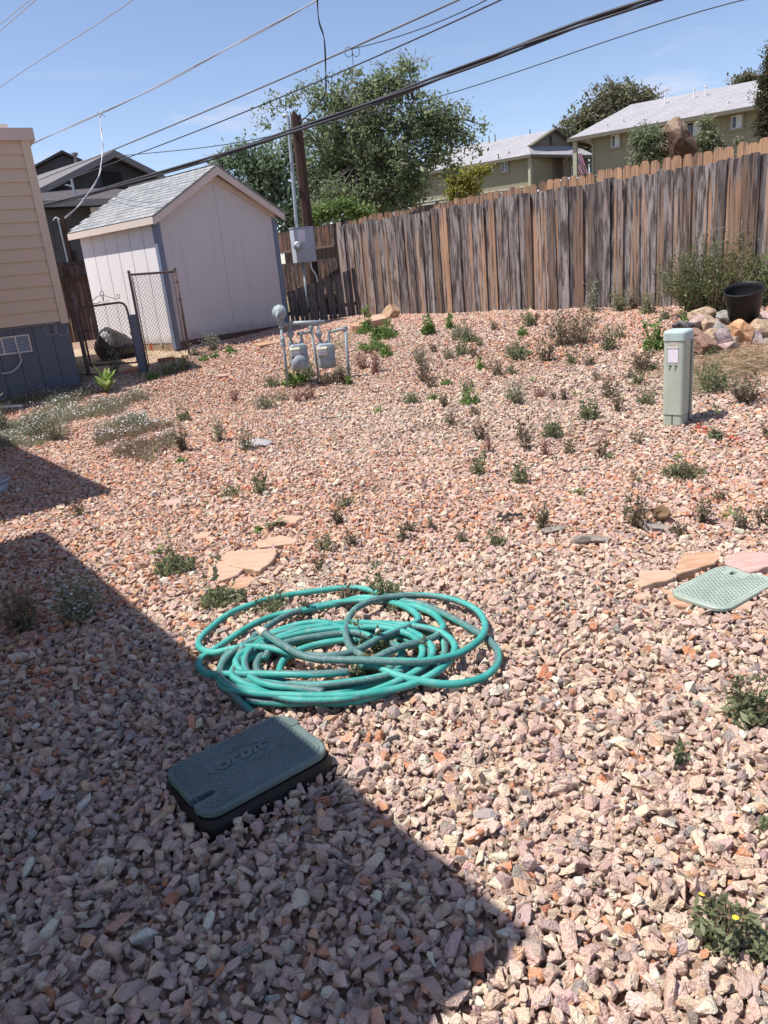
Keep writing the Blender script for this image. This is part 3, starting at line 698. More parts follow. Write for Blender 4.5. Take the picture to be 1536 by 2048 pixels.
for u, v, h_ in ((1330, 203, .5), (1388, 192, .5), (1411, 187, .5), (1214, 258, .35), (1246, 252, .5), (1456, 215, .4), (1494, 208, .4)):
    q = hit(u, v, AR((0, 2.5, 0)), arn); l_ = inv(AR, q)
    ry = (l_.z - ez_) / (rz_ - ez_) * 6 - 1; q = hit(u, v, AR((0, ry, 0)), arn); l_ = inv(AR, q)
    MB(AR).lathe([(.05, -.35), (.05, h_ - .1), (.09, h_ - .09), (.09, h_)], (l_.x, l_.y, l_.z), k=8).build("vent_pipe", MAT['winwhite'], ar)
# left block
C2 = Vector((15.9, 72)); d1 = Vector((-.82, .572)); d2 = Vector((.80, .60))
al = thing("apartment_building", "olive apartment block with small porch gable behind the yellow shrub", "building", (C2.x, C2.y, 4))
AL = Fr(C2.x, C2.y, 0, math.atan2(d1.y, d1.x)); aln = Vector((-.572, -.82, 0))
AP = Fr(C2.x, C2.y, 0, math.atan2(d2.y, d2.x)); apn = Vector((.6, -.8, 0))
ez2 = 9.5
eL = C2 + d1 * 13; eR = C2 + d2 * 9.4
G = aty(1106, 259, 76.5); B1 = aty(1057, 293, 73.5); B2 = aty(1151, 292, 78.8)
RE = Vector((G.x, G.y, G.z)) + Vector((d1.x, d1.y, 0)) * 12
back = Vector((eR.x, eR.y, 0)) + Vector((d1.x, d1.y, 0)) * 12
MB().add([(C2.x, C2.y, ez2), (eL.x, eL.y, ez2), RE, G, B1, (eR.x, eR.y, ez2), B2, (back.x, back.y, ez2)],
         [(0, 4, 3, 2, 1), (0, 5, 6, 4), (5, 7, 2, 3, 6)]).build("roof", MAT['roof_grey'], al)
gt = MB(); ins = Vector((-apn.x, -apn.y, 0)) * .5
gt.prism([B1 + ins * .3, B2 + ins * .3, G + ins * .3 - Vector((0, 0, .1))], ins * .5).build("porch_gable", MAT['taupe'], al)
for a, b in ((B1, G), (G, B2)): MB().beam(a - ins * .3, b - ins * .3, .5, .12).build("rake_board", MAT['fascia_olive'], al)
gc = (B1 + B2 + G * 1.0) / 3
MB().beam(gc - Vector((0, 0, .35)) - ins * .05, gc + Vector((0, 0, .45)) - ins * .05, .55, .12, Vector((apn.x, apn.y, 0))).build("gable_vent", MAT['fascia_olive'], al)
MB(AL).box(0, 13, -8, -.6, 3, ez2 - .05).build("wall", MAT['olive'], al)
MB(AL).box(0, 13, 0, .06, ez2 - .22, ez2 + .03).build("gutter", MAT['fascia_olive'], al)
MB(AP).box(0, 9.4, -.06, 0, ez2 - .22, ez2 + .03).build("gutter", MAT['fascia_olive'], al)
for zz_ in (6.95, 6.68): MB(AL).box(0, 13, -.599, -.48, zz_, zz_ + .11).build("band", MAT['olivetrim'], al)
MB(AL).box(0, 13, -.599, -.3, 6.2, 6.5).build("ledge", MAT['fascia_olive'], al)
MB(AP).box(1.2, 9.4, 1.6, 8, 3, ez2 - .05).build("porch_wall", MAT['taupe'], al)
MB(AP).box(5.6, 9.4, .9, 1.599, 3, ez2 - .05).build("porch_wall", MAT['taupe'], al)
for xp in (.15, 9.0): MB(AP).box(xp, xp + .28, .2, .48, 3, ez2 - .05).build("porch_post", MAT['olivelight'], al)
MB(AP).box(3.2, 4.2, 1.5, 1.6, 6.2, 8.7).build("door", MAT['darkporch'], al)
window(al, AP, 6.7, 7.9, 6.9, 8.6, .9, -1, 0)
MB(AP).box(6.85, 7.4, .62, .88, 6.95, 7.3).build("air_conditioner", MAT['winwhite'], al)
MB(AP).beam((1.4, 1.0, 5.0), (4.6, 1.0, 7.4), .08, .08).beam((1.4, 1.0, 4.6), (4.6, 1.0, 7.0), .06, .06).build("stair_rail", MAT['fascia_olive'], al)
for (ua, ub, va, vb) in ((1004, 1015, 324, 343), (1003, 1017, 379, 400), (858, 869, 399, 415), (945, 962, 386, 400)):
    Pw = AL((0, -.6, 0)); a = inv(AL, hit(ua, (va + vb) / 2, Pw, aln)); b = inv(AL, hit(ub, (va + vb) / 2, Pw, aln))
    t_ = inv(AL, hit((ua + ub) / 2, va, Pw, aln)); bt = inv(AL, hit((ua + ub) / 2, vb, Pw, aln))
    window(al, AL, min(a.x, b.x), max(a.x, b.x), bt.z, t_.z, -.6, 1, 0)
MB(AL).tube([(.1, 0, ez2 - .1), (.1, -.3, ez2 - .5), (.1, -.5, ez2 - .7), (.1, -.5, 4)], .07, 6).build("downspout", MAT['olivelight'], al)
for u, v, h_ in ((1060, 262, .15), (990, 272, .15), (978, 275, .15), (1018, 306, .15), (997, 311, .15)):
    q = aty(u, v, 78 if v < 280 else 74); MB().lathe([(.05, -.5), (.05, h_)], q, k=8).build("vent_pipe", MAT['fascia_olive'], al)
# flag on the porch
fc = aty(1150, 316, 70)
flg = thing("national_flag", "striped flag with blue canton hanging from the apartment porch post", "flag", fc)
dn = Vector((.34, 0, -.94)); wd = Vector((.80, .25, .10)).normalized()
FLh = 1.75; FLw = 1.05
M1 = paint('flag_red', (.55, .04, .06), .8); M2 = paint('flag_white', (.75, .72, .74), .8); M3 = paint('flag_blue', (.06, .10, .30), .8)
p0 = fc + Vector((-.35, 0, .25))
for i in range(13):
    a = p0 + wd * (FLw * i / 13); b = p0 + wd * (FLw * (i + 1) / 13); q = .42 if i < 7 else 0
    wv = Vector((0, .06 * math.sin(i), 0))
    MB().prism([a + dn * (FLh * q), b + dn * (FLh * q), b + dn * FLh + wv, a + dn * FLh + wv], (0, .01, 0)).build("stripe", M1 if i % 2 == 0 else M2, flg)
can = MB().prism([p0, p0 + wd * (FLw * 7 / 13), p0 + wd * (FLw * 7 / 13) + dn * (FLh * .42), p0 + dn * (FLh * .42)], (0, .01, 0)).build("canton", M3, flg)
st = MB()
for i in range(4):
    for j in range(5):
        c = p0 + wd * (FLw * .54 * (i + .5) / 4) + dn * (FLh * .42 * (j + .5) / 5) + Vector((0, -.006, 0)); pts = []
        for k in range(10): rr = .035 if k % 2 == 0 else .014; aa = k * math.pi / 5; pts.append(c + wd * rr * math.sin(aa) - dn * rr * math.cos(aa))
        st.prism(pts, (0, .004, 0))
st.build("star_field", M2, can)
pp = p0 + dn * -.1
MB().tube([p0 + Vector((-.5, .8, -.5)), pp + wd * .02, pp + wd * FLw + Vector((.1, -.1, .25))], .02, 6).build("flag_pole", MAT['postwood'], flg)
# white car roof glimpsed above the fence
cc = aty(1130, 362, 52)
carr = thing("parked_car", "white car roof showing just above the cedar fence tips", "car", (cc.x, cc.y, cc.z - 1.35))
CF = Fr(cc.x, cc.y, cc.z - 1.35, R(18))
body = MB(CF); prof = [(-2.3, .35), (-2.35, .8), (-1.9, .95), (-1.2, 1.0), (-.7, 1.38), (-.2, 1.47), (.8, 1.44), (1.4, 1.08), (2.2, .98), (2.35, .7), (2.3, .35)]
body.prism([(x, -.85, z) for x, z in prof], (0, 1.7, 0)); body.build("body", MAT['carwhite'], carr, bevel=.06)
MB(CF).prism([(-1.05, -.862, 1.02), (-.62, -.862, 1.33), (.75, -.862, 1.36), (1.25, -.862, 1.06)], (0, .012, 0)).build("side_window", MAT['glass'], carr)
for x in (-1.45, 1.45):
    for y in (-.86, .66): MB(CF).lathe([(.2, 0), (.33, .0), (.33, .2), (.2, .2)], (x, y, .33), (0, 1, 0), 20).build("wheel", MAT['black'], carr)
# dark houses at the left behind the shed
dh = thing("charcoal_house", "charcoal gabled house behind the white shed with a lower shingle porch roof", "house", (-9.2, 32, 1))
DH = Fr(-9.2, 32, 0, R(47.5))
hw = 3.25; az_ = 6.5; pz = az_ - hw * .42
MB(DH).prism([(-hw, 0, 2), (hw, 0, 2), (hw, 0, pz), (0, 0, az_ - .1), (-hw, 0, pz)], (0, 9, 0)).build("wall", MAT['darkhouse'], dh)
for sg in (-1, 1):
    xe = sg * (hw + .25); zE = az_ - (hw + .25) * .42
    MB(DH).prism([(0, -.45, az_), (xe, -.45, zE), (xe, 9.4, zE), (0, 9.4, az_)], (0, 0, .1)).build("roof", MAT['roof_mid'], dh)
    MB(DH).prism([(0, -.48, az_ + .1), (xe, -.48, zE + .1), (xe, -.48, zE - .12), (0, -.48, az_ - .14)], (0, .03, 0)).build("rake_board", MAT['darktrim'], dh)
MB(DH).box(-.45, .35, -.06, -.001, 5.3, 5.9).build("gable_vent", MAT['darkporch'], dh)
def quadpx(l, th=.1): return MB().prism([aty(*p) for p in l], (0, .0, -th))
quadpx([(60, 374, 30.2), (330, 380, 30.8), (300, 398, 28.0), (60, 407, 27.4)]).build("porch_roof", MAT['roof_dark'], dh)
a = aty(60, 409, 27.3); b = aty(300, 400, 27.9); MB().beam(a, b, .06, .2).build("porch_fascia", MAT['darktrim'], dh)
MB().beam((a.x, a.y + 1.2, 2.2), (b.x, b.y + 1.2, 2.2), .15, 4.4).build("porch_wall", MAT['darkhouse'], dh)
a = aty(180, 415, 28.2); b = aty(225, 412, 28.3)
MB().prism([a, b, b - Vector((0, 0, 1.0)), a - Vector((0, 0, 1.0))], (0, .05, 0)).build("window", MAT['blind'], dh)
dh2 = thing("dark_gabled_house", "darker gabled roof peaking behind the charcoal house with a vent pipe", "house", (-13, 39, 1))
D2 = Fr(aty(125, 307, 38).x, 38, 0, R(20)); z2 = aty(125, 307, 38).z
MB(D2).prism([(-3.6, 0, 1), (3.8, 0, 1), (3.8, 0, z2 - 2.1), (0, 0, z2 - .05), (-3.6, 0, z2 - 1.6)], (0, 8, 0)).build("wall", MAT['darkhouse'], dh2)
for xe, zE in ((-3.9, z2 - 1.72), (4.1, z2 - 2.25)): MB(D2).prism([(0, -.3, z2), (xe, -.3, zE), (xe, 8.3, zE), (0, 8.3, z2)], (0, 0, .1)).build("roof", MAT['roof_dark'], dh2)
q = aty(153, 327, 36); MB().lathe([(.07, -.6), (.07, .3), (.14, .32), (.14, .42)], q, k=8).build("vent_pipe", MAT['darktrim'], dh2)
# roof mast of the charcoal house
m_ = MB(); a = aty(143, 357, 28.2); b = aty(150, 391, 28.2); m_.tube([a, b], .045, 6); m_.tube([aty(131, 370, 28.2), aty(144, 372, 28.2), aty(140, 376, 28.2)], .02, 5)
m_.build("roof_mast", MAT['galv'], dh)

# ================================================================== LIDS, FLAGSTONES (positions reserved in the gravel)
LANG = R(37); LC = Vector((-.497, 1.985)); LW, LD = .435, .30
EXCL.append(rectpoly(LC.x, LC.y, LW - .0, LD - .0, LANG))
RANG = R(34); RC = Vector((1.455, 2.995)); RW, RD = .43, .275
EXCL.append(rectpoly(RC.x, RC.y, RW, RD, RANG))
STONES = []
def flagstone(px, matk, label, lift=.03, th=.035, tilt=(0, 0)):
    pts = [gp(u, v, lift) for u, v in px]; c = sum(pts, Vector()) / len(pts)
    n = len(pts); top = []; z0 = c.z
    # rough up the outline
    out = []
    for i in range(n):
        a, b = pts[i], pts[(i + 1) % n]
        for k in range(4):
            q = a.lerp(b, k / 4); 
            if k: q = q + Vector((random.uniform(-1, 1), random.uniform(-1, 1), 0)) * .006
            q.z = z0 + (q.x - c.x) * tilt[0] + (q.y - c.y) * tilt[1] + random.uniform(-.001, .001); out.append(q)
    n = len(out); vin = [c.lerp(q, .96) + Vector((0, 0, .004)) for q in out]
    bot = [c.lerp(q, .98) - Vector((0, 0, th)) for q in out]
    m_ = MB(); m_.add(vin + out + bot, [tuple(range(n))] + [(i, (i + 1) % n, n + (i + 1) % n, n + i) for i in range(n)] + [(n + i, n + (i + 1) % n, 2 * n + (i + 1) % n, 2 * n + i) for i in range(n)])
    o = m_.build("flagstone", MAT[matk], None); tag(o, label, "flagstone", "flagstones scattered in the gravel")
    EXCL.append([(c.lerp(q, .93).x, c.lerp(q, .93).y) for q in pts]); return o
flagstone([(452, 1103), (556, 1098), (548, 1118), (520, 1142), (488, 1137), (455, 1130), (442, 1115)], 'flag_tan', "largest tan flagstone in the gravel above the coiled hose")
flagstone([(420, 1135), (448, 1120), (487, 1140), (470, 1153), (437, 1163), (414, 1150)], 'flag_tan', "small tan flagstone tucked under the left of the largest one", .02)
flagstone([(458, 1166), (500, 1152), (512, 1160), (480, 1183), (462, 1178)], 'flag_orange', "half buried orange flagstone below the largest tan one", .012)
flagstone([(511, 1084), (560, 1071), (596, 1080), (590, 1088), (520, 1095)], 'flag_tan', "pale flat flagstone just above the largest tan one", .015)
flagstone([(556, 1030), (610, 1033), (585, 1048), (556, 1046)], 'flag_tan', "triangular tan flagstone beside the broad leafed weed", .012)
flagstone([(386, 1070), (427, 1063), (415, 1076), (390, 1079)], 'flag_tan', "small tan flagstone left of the pale flat one", .012)
flagstone([(325, 1003), (362, 996), (364, 1006), (335, 1012)], 'flag_pink', "thin pinkish flagstone alone at middle left", .012)
flagstone([(432, 748), (452, 746), (456, 752), (436, 756)], 'flag_pink', "small pale flagstone near the chain link panel", .03)
flagstone([(1279, 1141), (1338, 1140), (1355, 1150), (1345, 1158), (1283, 1175), (1277, 1168)], 'flag_tan', "plain tan flagstone at the left corner of the pale green lid", .032, .05)
flagstone([(1372, 1107), (1428, 1103), (1438, 1118), (1430, 1128), (1356, 1150), (1348, 1142), (1356, 1122)], 'flag_orange', "banded orange flagstone at the top left of the pale green lid", .032, .05)
flagstone([(1446, 1121), (1475, 1103), (1550, 1106), (1560, 1125), (1500, 1146), (1450, 1128)], 'flag_pink', "pinkish flagstone at the top right of the pale green lid", .032, .05)
flagstone([(1318, 1172), (1333, 1180), (1380, 1200), (1385, 1214), (1340, 1212), (1335, 1195)], 'flag_orange', "orange flagstone at the lower left of the pale green lid", .008)
flagstone([(1266, 1190), (1300, 1184), (1306, 1196), (1280, 1202)], 'flag_tan', "half buried tan flagstone left of the orange one by the lid", .012)
flagstone([(1440, 1214), (1480, 1200), (1515, 1205), (1500, 1220), (1450, 1222)], 'flag_tan', "sunken tan flagstone below the right side of the pale green lid", .012)
flagstone([(1530, 1150), (1565, 1140), (1570, 1160), (1540, 1165)], 'flag_orange', "brown flagstone at the right edge beside the pale green lid", .012)

# ================================================================== GRAVEL
stone_col = bpy.data.collections.new("stone_shapes")
def stone_mesh(k, flat=1.0):
    r_ = random.Random(500 + k); bm = bmesh.new()
    el = (r_.uniform(.75, 1.45), r_.uniform(.62, 1.0), r_.uniform(.45, .9) * flat)
    for _ in range(r_.choice((9, 10, 11, 12, 13))):
        d = Vector((r_.gauss(0, 1), r_.gauss(0, 1), r_.gauss(0, 1))).normalized()
        mx_ = max(abs(d.x), abs(d.y), abs(d.z)); d = d.lerp(d / mx_ * .8, r_.uniform(.2, .9)) * r_.uniform(.42, .56)
        bm.verts.new((d.x * el[0], d.y * el[1], d.z * el[2]))
    bmesh.ops.convex_hull(bm, input=bm.verts[:])
    for v_ in [v for v in bm.verts if not v.link_faces]: bm.verts.remove(v_)
    bmesh.ops.bevel(bm, geom=bm.edges[:], offset=.022, segments=1, affect='EDGES', clamp_overlap=True)
    bmesh.ops.recalc_face_normals(bm, faces=bm.faces)
    me = bpy.data.meshes.new("stone"); bm.to_mesh(me); bm.free(); me.materials.append(MAT['stone']); return me
NST = 40
for k in range(NST):
    ob = bpy.data.objects.new("stone_%02d" % k, stone_mesh(k)); stone_col.objects.link(ob)
def scatter(x0, x1, y0, y1, sp, jit=.5):
    gx = np.arange(x0, x1, sp); gy = np.arange(y0, y1, sp * .9); A, B = np.meshgrid(gx, gy)
    A = A + (np.arange(len(gy))[:, None] % 2) * sp / 2 + rng.uniform(-jit, jit, A.shape) * sp; B = B + rng.uniform(-jit, jit, A.shape) * sp
    return A.ravel(), B.ravel()
def keep(x, y):
    d = (x - FA.x) * FN.x + (y - FA.y) * FN.y
    k = (d > .03) & (np.abs(x + .1) < .62 * y + 2.1)
    k &= ~((y > 16.2))
    hx = (x + 4.47) * -.875 + (y - 11.8) * -.485; hy = -(x + 4.47) * -.485 + (y - 11.8) * -.875
    k &= ~((hx > -.3) & (hy < .02))
    gt_ = (x - g0.x) * gd.y - (y - g0.y) * gd.x; k &= ~((gt_ < 0) & (x > g0.x - .3) & (y > 13))
    k &= ~((x < -3.2) & (y > 12.7))
    for p_ in EXCL: k &= ~inpoly(x, y, p_)
    return k
def lf(x, y, seed, sc):  # smooth value noise
    r_ = np.random.default_rng(seed); g_ = r_.random((64, 64)); fx = (x * sc + 31) % 63; fy = (y * sc + 17) % 63
    i = fx.astype(int); j = fy.astype(int); u = sstep(fx - i); v = sstep(fy - j)
    return (g_[i, j] * (1 - u) + g_[i + 1, j] * u) * (1 - v) + (g_[i, j + 1] * (1 - u) + g_[i + 1, j + 1] * u) * v
parts = []
for (ya, yb, sp, s0, zoff, prob) in ((-.5, 3.4, .0260, .0350, -.006, 1), (-.5, 3.4, .031, .0370, .010, .75), (3.4, 7.5, .0250, .0315, -.002, 1), (3.4, 7.5, .034, .0335, .008, .55), (7.5, 16.2, .030, .036, .0, 1), (7.5, 16.2, .06, .038, .008, .4), (-.5, 5.0, .028, .018, .004, .6)):
    x, y = scatter(-.62 * yb - 2.2, .62 * yb + 2.2, ya, yb, sp)
    k = keep(x, y) & (rng.random(len(x)) < prob); k &= ~((lf(x, y, 40, 1.15) < .2) & (y > 3.2) & (rng.random(len(x)) < .62)); x, y = x[k], y[k]
    parts.append((x, y, np.full(len(x), s0), np.full(len(x), zoff)))
x = np.concatenate([p[0] for p in parts]); y = np.concatenate([p[1] for p in parts]); s0 = np.concatenate([p[2] for p in parts]); zo = np.concatenate([p[3] for p in parts])
n = len(x)
sz = s0 * np.exp(rng.normal(0, .31, n)); big = rng.random(n) < .03; sz = np.where(big, sz * 1.35, sz); sz = np.clip(sz, .012, .060)
z = terr(x, y) + zo + rng.normal(0, .004, n) + .012 * (lf(x, y, 5, 2.2) - .5)
dxr = (x - LC.x) * math.cos(LANG) + (y - LC.y) * math.sin(LANG); dyr = -(x - LC.x) * math.sin(LANG) + (y - LC.y) * math.cos(LANG)
dbox = np.maximum(np.abs(dxr) - LW / 2, np.abs(dyr) - LD / 2); z = z + np.where(dbox < .12, .022 * (1 - np.clip(dbox, 0, .12) / .12), 0)
# palette
pal = np.array([(.54, .375, .30), (.60, .455, .36), (.47, .315, .275), (.38, .262, .245), (.66, .53, .43), (.305, .215, .21), (.52, .35, .32), (.50, .195, .095), (.42, .14, .07), (.27, .245, .24), (.68, .58, .50), (.57, .32, .20), (.135, .115, .115)])
wt = np.array([.20, .17, .14, .10, .09, .055, .10, .020, .012, .035, .035, .03, .013])
warm = sstep((lf(x, y, 8, .42) - .30) * 2.6) * np.clip((y - 2.3) / 1.2, 0, 1); warm = np.maximum(warm, sstep(1 - np.abs((x - FA.x) * FN.x + (y - FA.y) * FN.y - .9) / 1.5)); warm = np.maximum(warm, .8 * sstep((-x - .2) / 1.5) * sstep((y - 3) / 1.5)); warm = warm * (1 - .75 * np.exp(-((x - 1.6) ** 2 + (y - 6.4) ** 2) / 3.5))
wm = np.array([.20, .11, .10, .07, .05, .035, .05, .13, .06, .025, .025, .17, .010])
W_ = wt[None, :] * (1 - warm[:, None]) + wm[None, :] * warm[:, None]; W_ /= W_.sum(1, keepdims=True)
ci_ = (W_.cumsum(1) < rng.random(n)[:, None]).sum(1).clip(0, len(pal) - 1)
C_ = pal[ci_] ** np.where(y > 3, .70, .74)[:, None] * 1.10 * (np.array((1.055, .985, .875)) * (1 - warm[:, None]) + np.array((1.11, .965, .87)) * warm[:, None]) * np.exp(rng.normal(0, .10, (n, 1))) * (1 + rng.normal(0, .03, (n, 3)))
# utility marking paint sprayed on the stones
def spray(x, y, a, b, w):
    ax, ay = a; bx, by = b; dx, dy = bx - ax, by - ay; t = np.clip(((x - ax) * dx + (y - ay) * dy) / (dx * dx + dy * dy), 0, 1)
    return np.hypot(x - ax - t * dx, y - ay - t * dy) < w * rng.uniform(.2, 1.3, len(x))
g1_, g2_ = gp(1183, 849), gp(1300, 853); pm = spray(x, y, g1_[:2], g2_[:2], .03) & (rng.random(n) < .35)
g1_, g2_ = gp(1410, 868), gp(1475, 882); pm |= spray(x, y, g1_[:2], g2_[:2], .045)
g1_, g2_ = gp(1395, 856), gp(1412, 868); pm |= spray(x, y, g1_[:2], g2_[:2], .05) & (rng.random(n) < .6)
C_[pm] = np.array((.72, .13, .06)) * rng.uniform(.6, 1.1, (pm.sum(), 1))
C_ = np.clip(C_, .02, .85)
me = bpy.data.meshes.new("gravel"); me.vertices.add(n); me.vertices.foreach_set("co", np.stack([x, y, z], 1).astype(np.float32).ravel())
def att(name, typ, data):
    a = me.attributes.new(name, typ, 'POINT'); key = {'FLOAT_VECTOR': 'vector', 'FLOAT_COLOR': 'color', 'INT': 'value'}[typ]
    a.data.foreach_set(key, np.ascontiguousarray(data).ravel())
tl = rng.normal(0, .42, (n, 2)); tl *= np.where(y > 3.2, .7, 1)[:, None]; steep = rng.random(n) < np.where(y > 3.2, .08, .20); tl[steep] = rng.uniform(-1.4, 1.4, (steep.sum(), 2))
att("rot", 'FLOAT_VECTOR', np.stack([tl[:, 0], tl[:, 1], rng.uniform(0, 6.283, n)], 1).astype(np.float32))
asp = rng.uniform(.8, 1.2, (n, 3)); att("scl", 'FLOAT_VECTOR', (sz[:, None] * asp).astype(np.float32))
att("col", 'FLOAT_COLOR', np.concatenate([C_, np.ones((n, 1))], 1).astype(np.float32))
att("idx", 'INT', rng.integers(0, NST, n).astype(np.int32))
gr = bpy.data.objects.new("gravel", me); col.objects.link(gr); gr['kind'] = 'stuff'; gr['label'] = "pink and cream crushed stone gravel covering the yard"
ng = bpy.data.node_groups.new("gravel_scatter", 'GeometryNodeTree')
ng.interface.new_socket("Geometry", in_out='INPUT', socket_type='NodeSocketGeometry'); ng.interface.new_socket("Geometry", in_out='OUTPUT', socket_type='NodeSocketGeometry')
gi = ng.nodes.new('NodeGroupInput'); go = ng.nodes.new('NodeGroupOutput'); iop = ng.nodes.new('GeometryNodeInstanceOnPoints')
cinf = ng.nodes.new('GeometryNodeCollectionInfo'); cinf.inputs['Collection'].default_value = stone_col; cinf.inputs['Separate Children'].default_value = True; cinf.inputs['Reset Children'].default_value = True
def named(nm, ty):
    q = ng.nodes.new('GeometryNodeInputNamedAttribute'); q.data_type = ty; q.inputs['Name'].default_value = nm; return q.outputs['Attribute']
ng.links.new(gi.outputs[0], iop.inputs['Points']); ng.links.new(cinf.outputs[0], iop.inputs['Instance']); iop.inputs['Pick Instance'].default_value = True
ng.links.new(named("idx", 'INT'), iop.inputs['Instance Index']); ng.links.new(named("rot", 'FLOAT_VECTOR'), iop.inputs['Rotation']); ng.links.new(named("scl", 'FLOAT_VECTOR'), iop.inputs['Scale'])
ng.links.new(iop.outputs[0], go.inputs[0]); gm_ = gr.modifiers.new("scatter", 'NODES'); gm_.node_group = ng
print("gravel stones", n)

# ================================================================== VALVE BOX
def rrect(w, d, r, k=6):
    out = []
    for cx_, cy_, a0 in ((w / 2 - r, d / 2 - r, 0), (-w / 2 + r, d / 2 - r, 90), (-w / 2 + r, -d / 2 + r, 180), (w / 2 - r, -d / 2 + r, 270)):
        for i in range(k + 1): a = R(a0 + 90 * i / k); out.append((cx_ + r * math.cos(a), cy_ + r * math.sin(a)))
    return out
def rbox(m_, w, d, r, layers):   # layers = [(inset, z)]
    rings = [[(x, y, z) for x, y in rrect(w - 2 * i_, d - 2 * i_, max(r - i_, .004))] for i_, z in layers]
    n = len(rings[0]); vs = [p for q in rings for p in q]
    fs = [(a * n + i, a * n + (i + 1) % n, (a + 1) * n + (i + 1) % n, (a + 1) * n + i) for a in range(len(rings) - 1) for i in range(n)]
    return m_.add(vs, fs + [tuple(range(n))[::-1], tuple((len(rings) - 1) * n + i for i in range(n))])
def textmesh(name, body, size, ext, fr_mat, mat, parent, shear=0, align='CENTER', sx=1, bold=0):
    cu_ = bpy.data.curves.new(name, 'FONT'); cu_.body = body; cu_.size = size; cu_.extrude = ext; cu_.shear = shear; cu_.align_x = align; cu_.align_y = 'CENTER'; cu_.resolution_u = 3; cu_.offset = bold
    tmp = bpy.data.objects.new("tmp_text", cu_); col.objects.link(tmp); dg = bpy.context.evaluated_depsgraph_get()
    me = bpy.data.meshes.new_from_object(tmp.evaluated_get(dg)); bpy.data.objects.remove(tmp); me.materials.clear(); me.materials.append(mat)
    ob = bpy.data.objects.new(name, me); col.objects.link(ob); ob.parent = parent
    ml = fr_mat.copy(); ml.translation = ml.translation - wloc[parent.name]; ob.matrix_local = ml @ Matrix.Diagonal((sx, 1, 1, 1)); return ob
def cut_slot(ob, fr, x0, x1, y0, y1, z0, z1):
    c = MB(fr).box(x0, x1, y0, y1, z0, z1)
    r_ = (y1 - y0) / 2; c2 = MB(fr).lathe([(r_, z0), (r_, z1)], (x1, (y0 + y1) / 2, 0), k=12) if True else None
    for q in (c, c2):
        cut = q.build("cutter", None); md = ob.modifiers.new("slot", 'BOOLEAN'); md.operation = 'DIFFERENCE'; md.object = cut; md.solver = 'EXACT'
        dg = bpy.context.evaluated_depsgraph_get(); me = bpy.data.meshes.new_from_object(ob.evaluated_get(dg)); ob.modifiers.clear(); ob.data = me; bpy.data.objects.remove(cut)
LZ = .092
LF = Fr(LC.x, LC.y, 0, LANG)
vb = thing("valve_box", "dark green irrigation valve box with raised lid lettering, half in shade below the hose", "valve box", (LC.x, LC.y, 0))
rbox(MB(LF), LW + .018, LD + .018, .055, [(-.006, -.03), (0, .045), (.006, LZ - .026)]).build("box_body", MAT['blackpot'], vb)
lid = rbox(MB(LF), LW, LD, .055, [(.004, LZ - .024), (0, LZ - .018), (0, LZ - .004), (.005, LZ)]).build("lid", MAT['lid'], vb)
cut_slot(lid, LF, -LW / 2 - .02, -LW / 2 + .062, -.076, -.050, LZ - .04, LZ + .02)
MB(LF).box(-LW / 2 + .018, -LW / 2 + .075, -.074, -.052, LZ - .0255, LZ - .022).build('slot_dark_plate', MAT['numblack'], vb)  # black plate added so the open slot looks dark inside
MB(LF).box(-LW / 2 - .001, -LW / 2 + .02, -.105, -.078, LZ - .02, LZ + .0015).build("latch_tab", MAT['lid'], lid)
MB(LF).box(LW / 2 - .03, LW / 2 + .004, .045, .085, LZ - .022, LZ + .003).build("latch_tab", MAT['lid'], lid)
def tread(fr, w, d, z, step, clear):
    m_ = MB(fr); i = 0; y = -d / 2 + .022
    while y < d / 2 - .02:
        x = -w / 2 + .026 + (i % 2) * step / 2; j = 0
        while x < w / 2 - .024:
            if not clear(x, y):
                if (i + j) % 2: m_.box(x - .0055, x + .0055, y - .0014, y + .0014, z - .001, z + .0019)
                else: m_.box(x - .0014, x + .0014, y - .0055, y + .0055, z - .001, z + .0019)
            x += step; j += 1
        y += step * .62; i += 1
    return m_
tr = tread(LF, LW, LD, LZ, .0175, lambda x, y: (abs(x + .01) < .105 and abs(y - .028) < .046) or (x < -LW / 2 + .075 and -.095 < y < -.035)).build("tread_pattern", MAT['lid'], lid); struct(tr, 'stuff')
rim = MB(LF); rr_ = [(x, y, LZ + .001) for x, y in rrect(LW - .036, LD - .036, .04)]
rim.tube(rr_ + [rr_[0]], .0016, 4).build("rim_line", MAT['lid'], lid)
mt4 = Matrix.Translation(LF((-.01, .03, LZ + .002))) @ Matrix.Rotation(LANG, 4, 'Z')
textmesh("lettering", "orbit", .074, .0024, mt4, MAT['lid'], lid, .2, sx=1.15, bold=.0016)
arc = MB(LF)
arc.tube([(-.01 + .10 * math.cos(R(a)), .03 + .040 * math.sin(R(a)), LZ + .0015) for a in range(-20, 115, 9)], .0022, 4)
arc.tube([(-.01 + .108 * math.cos(R(a)), .03 + .044 * math.sin(R(a)), LZ + .0015) for a in range(165, 300, 9)], .0022, 4)
arc.build("logo_swoosh", MAT['lid'], lid)
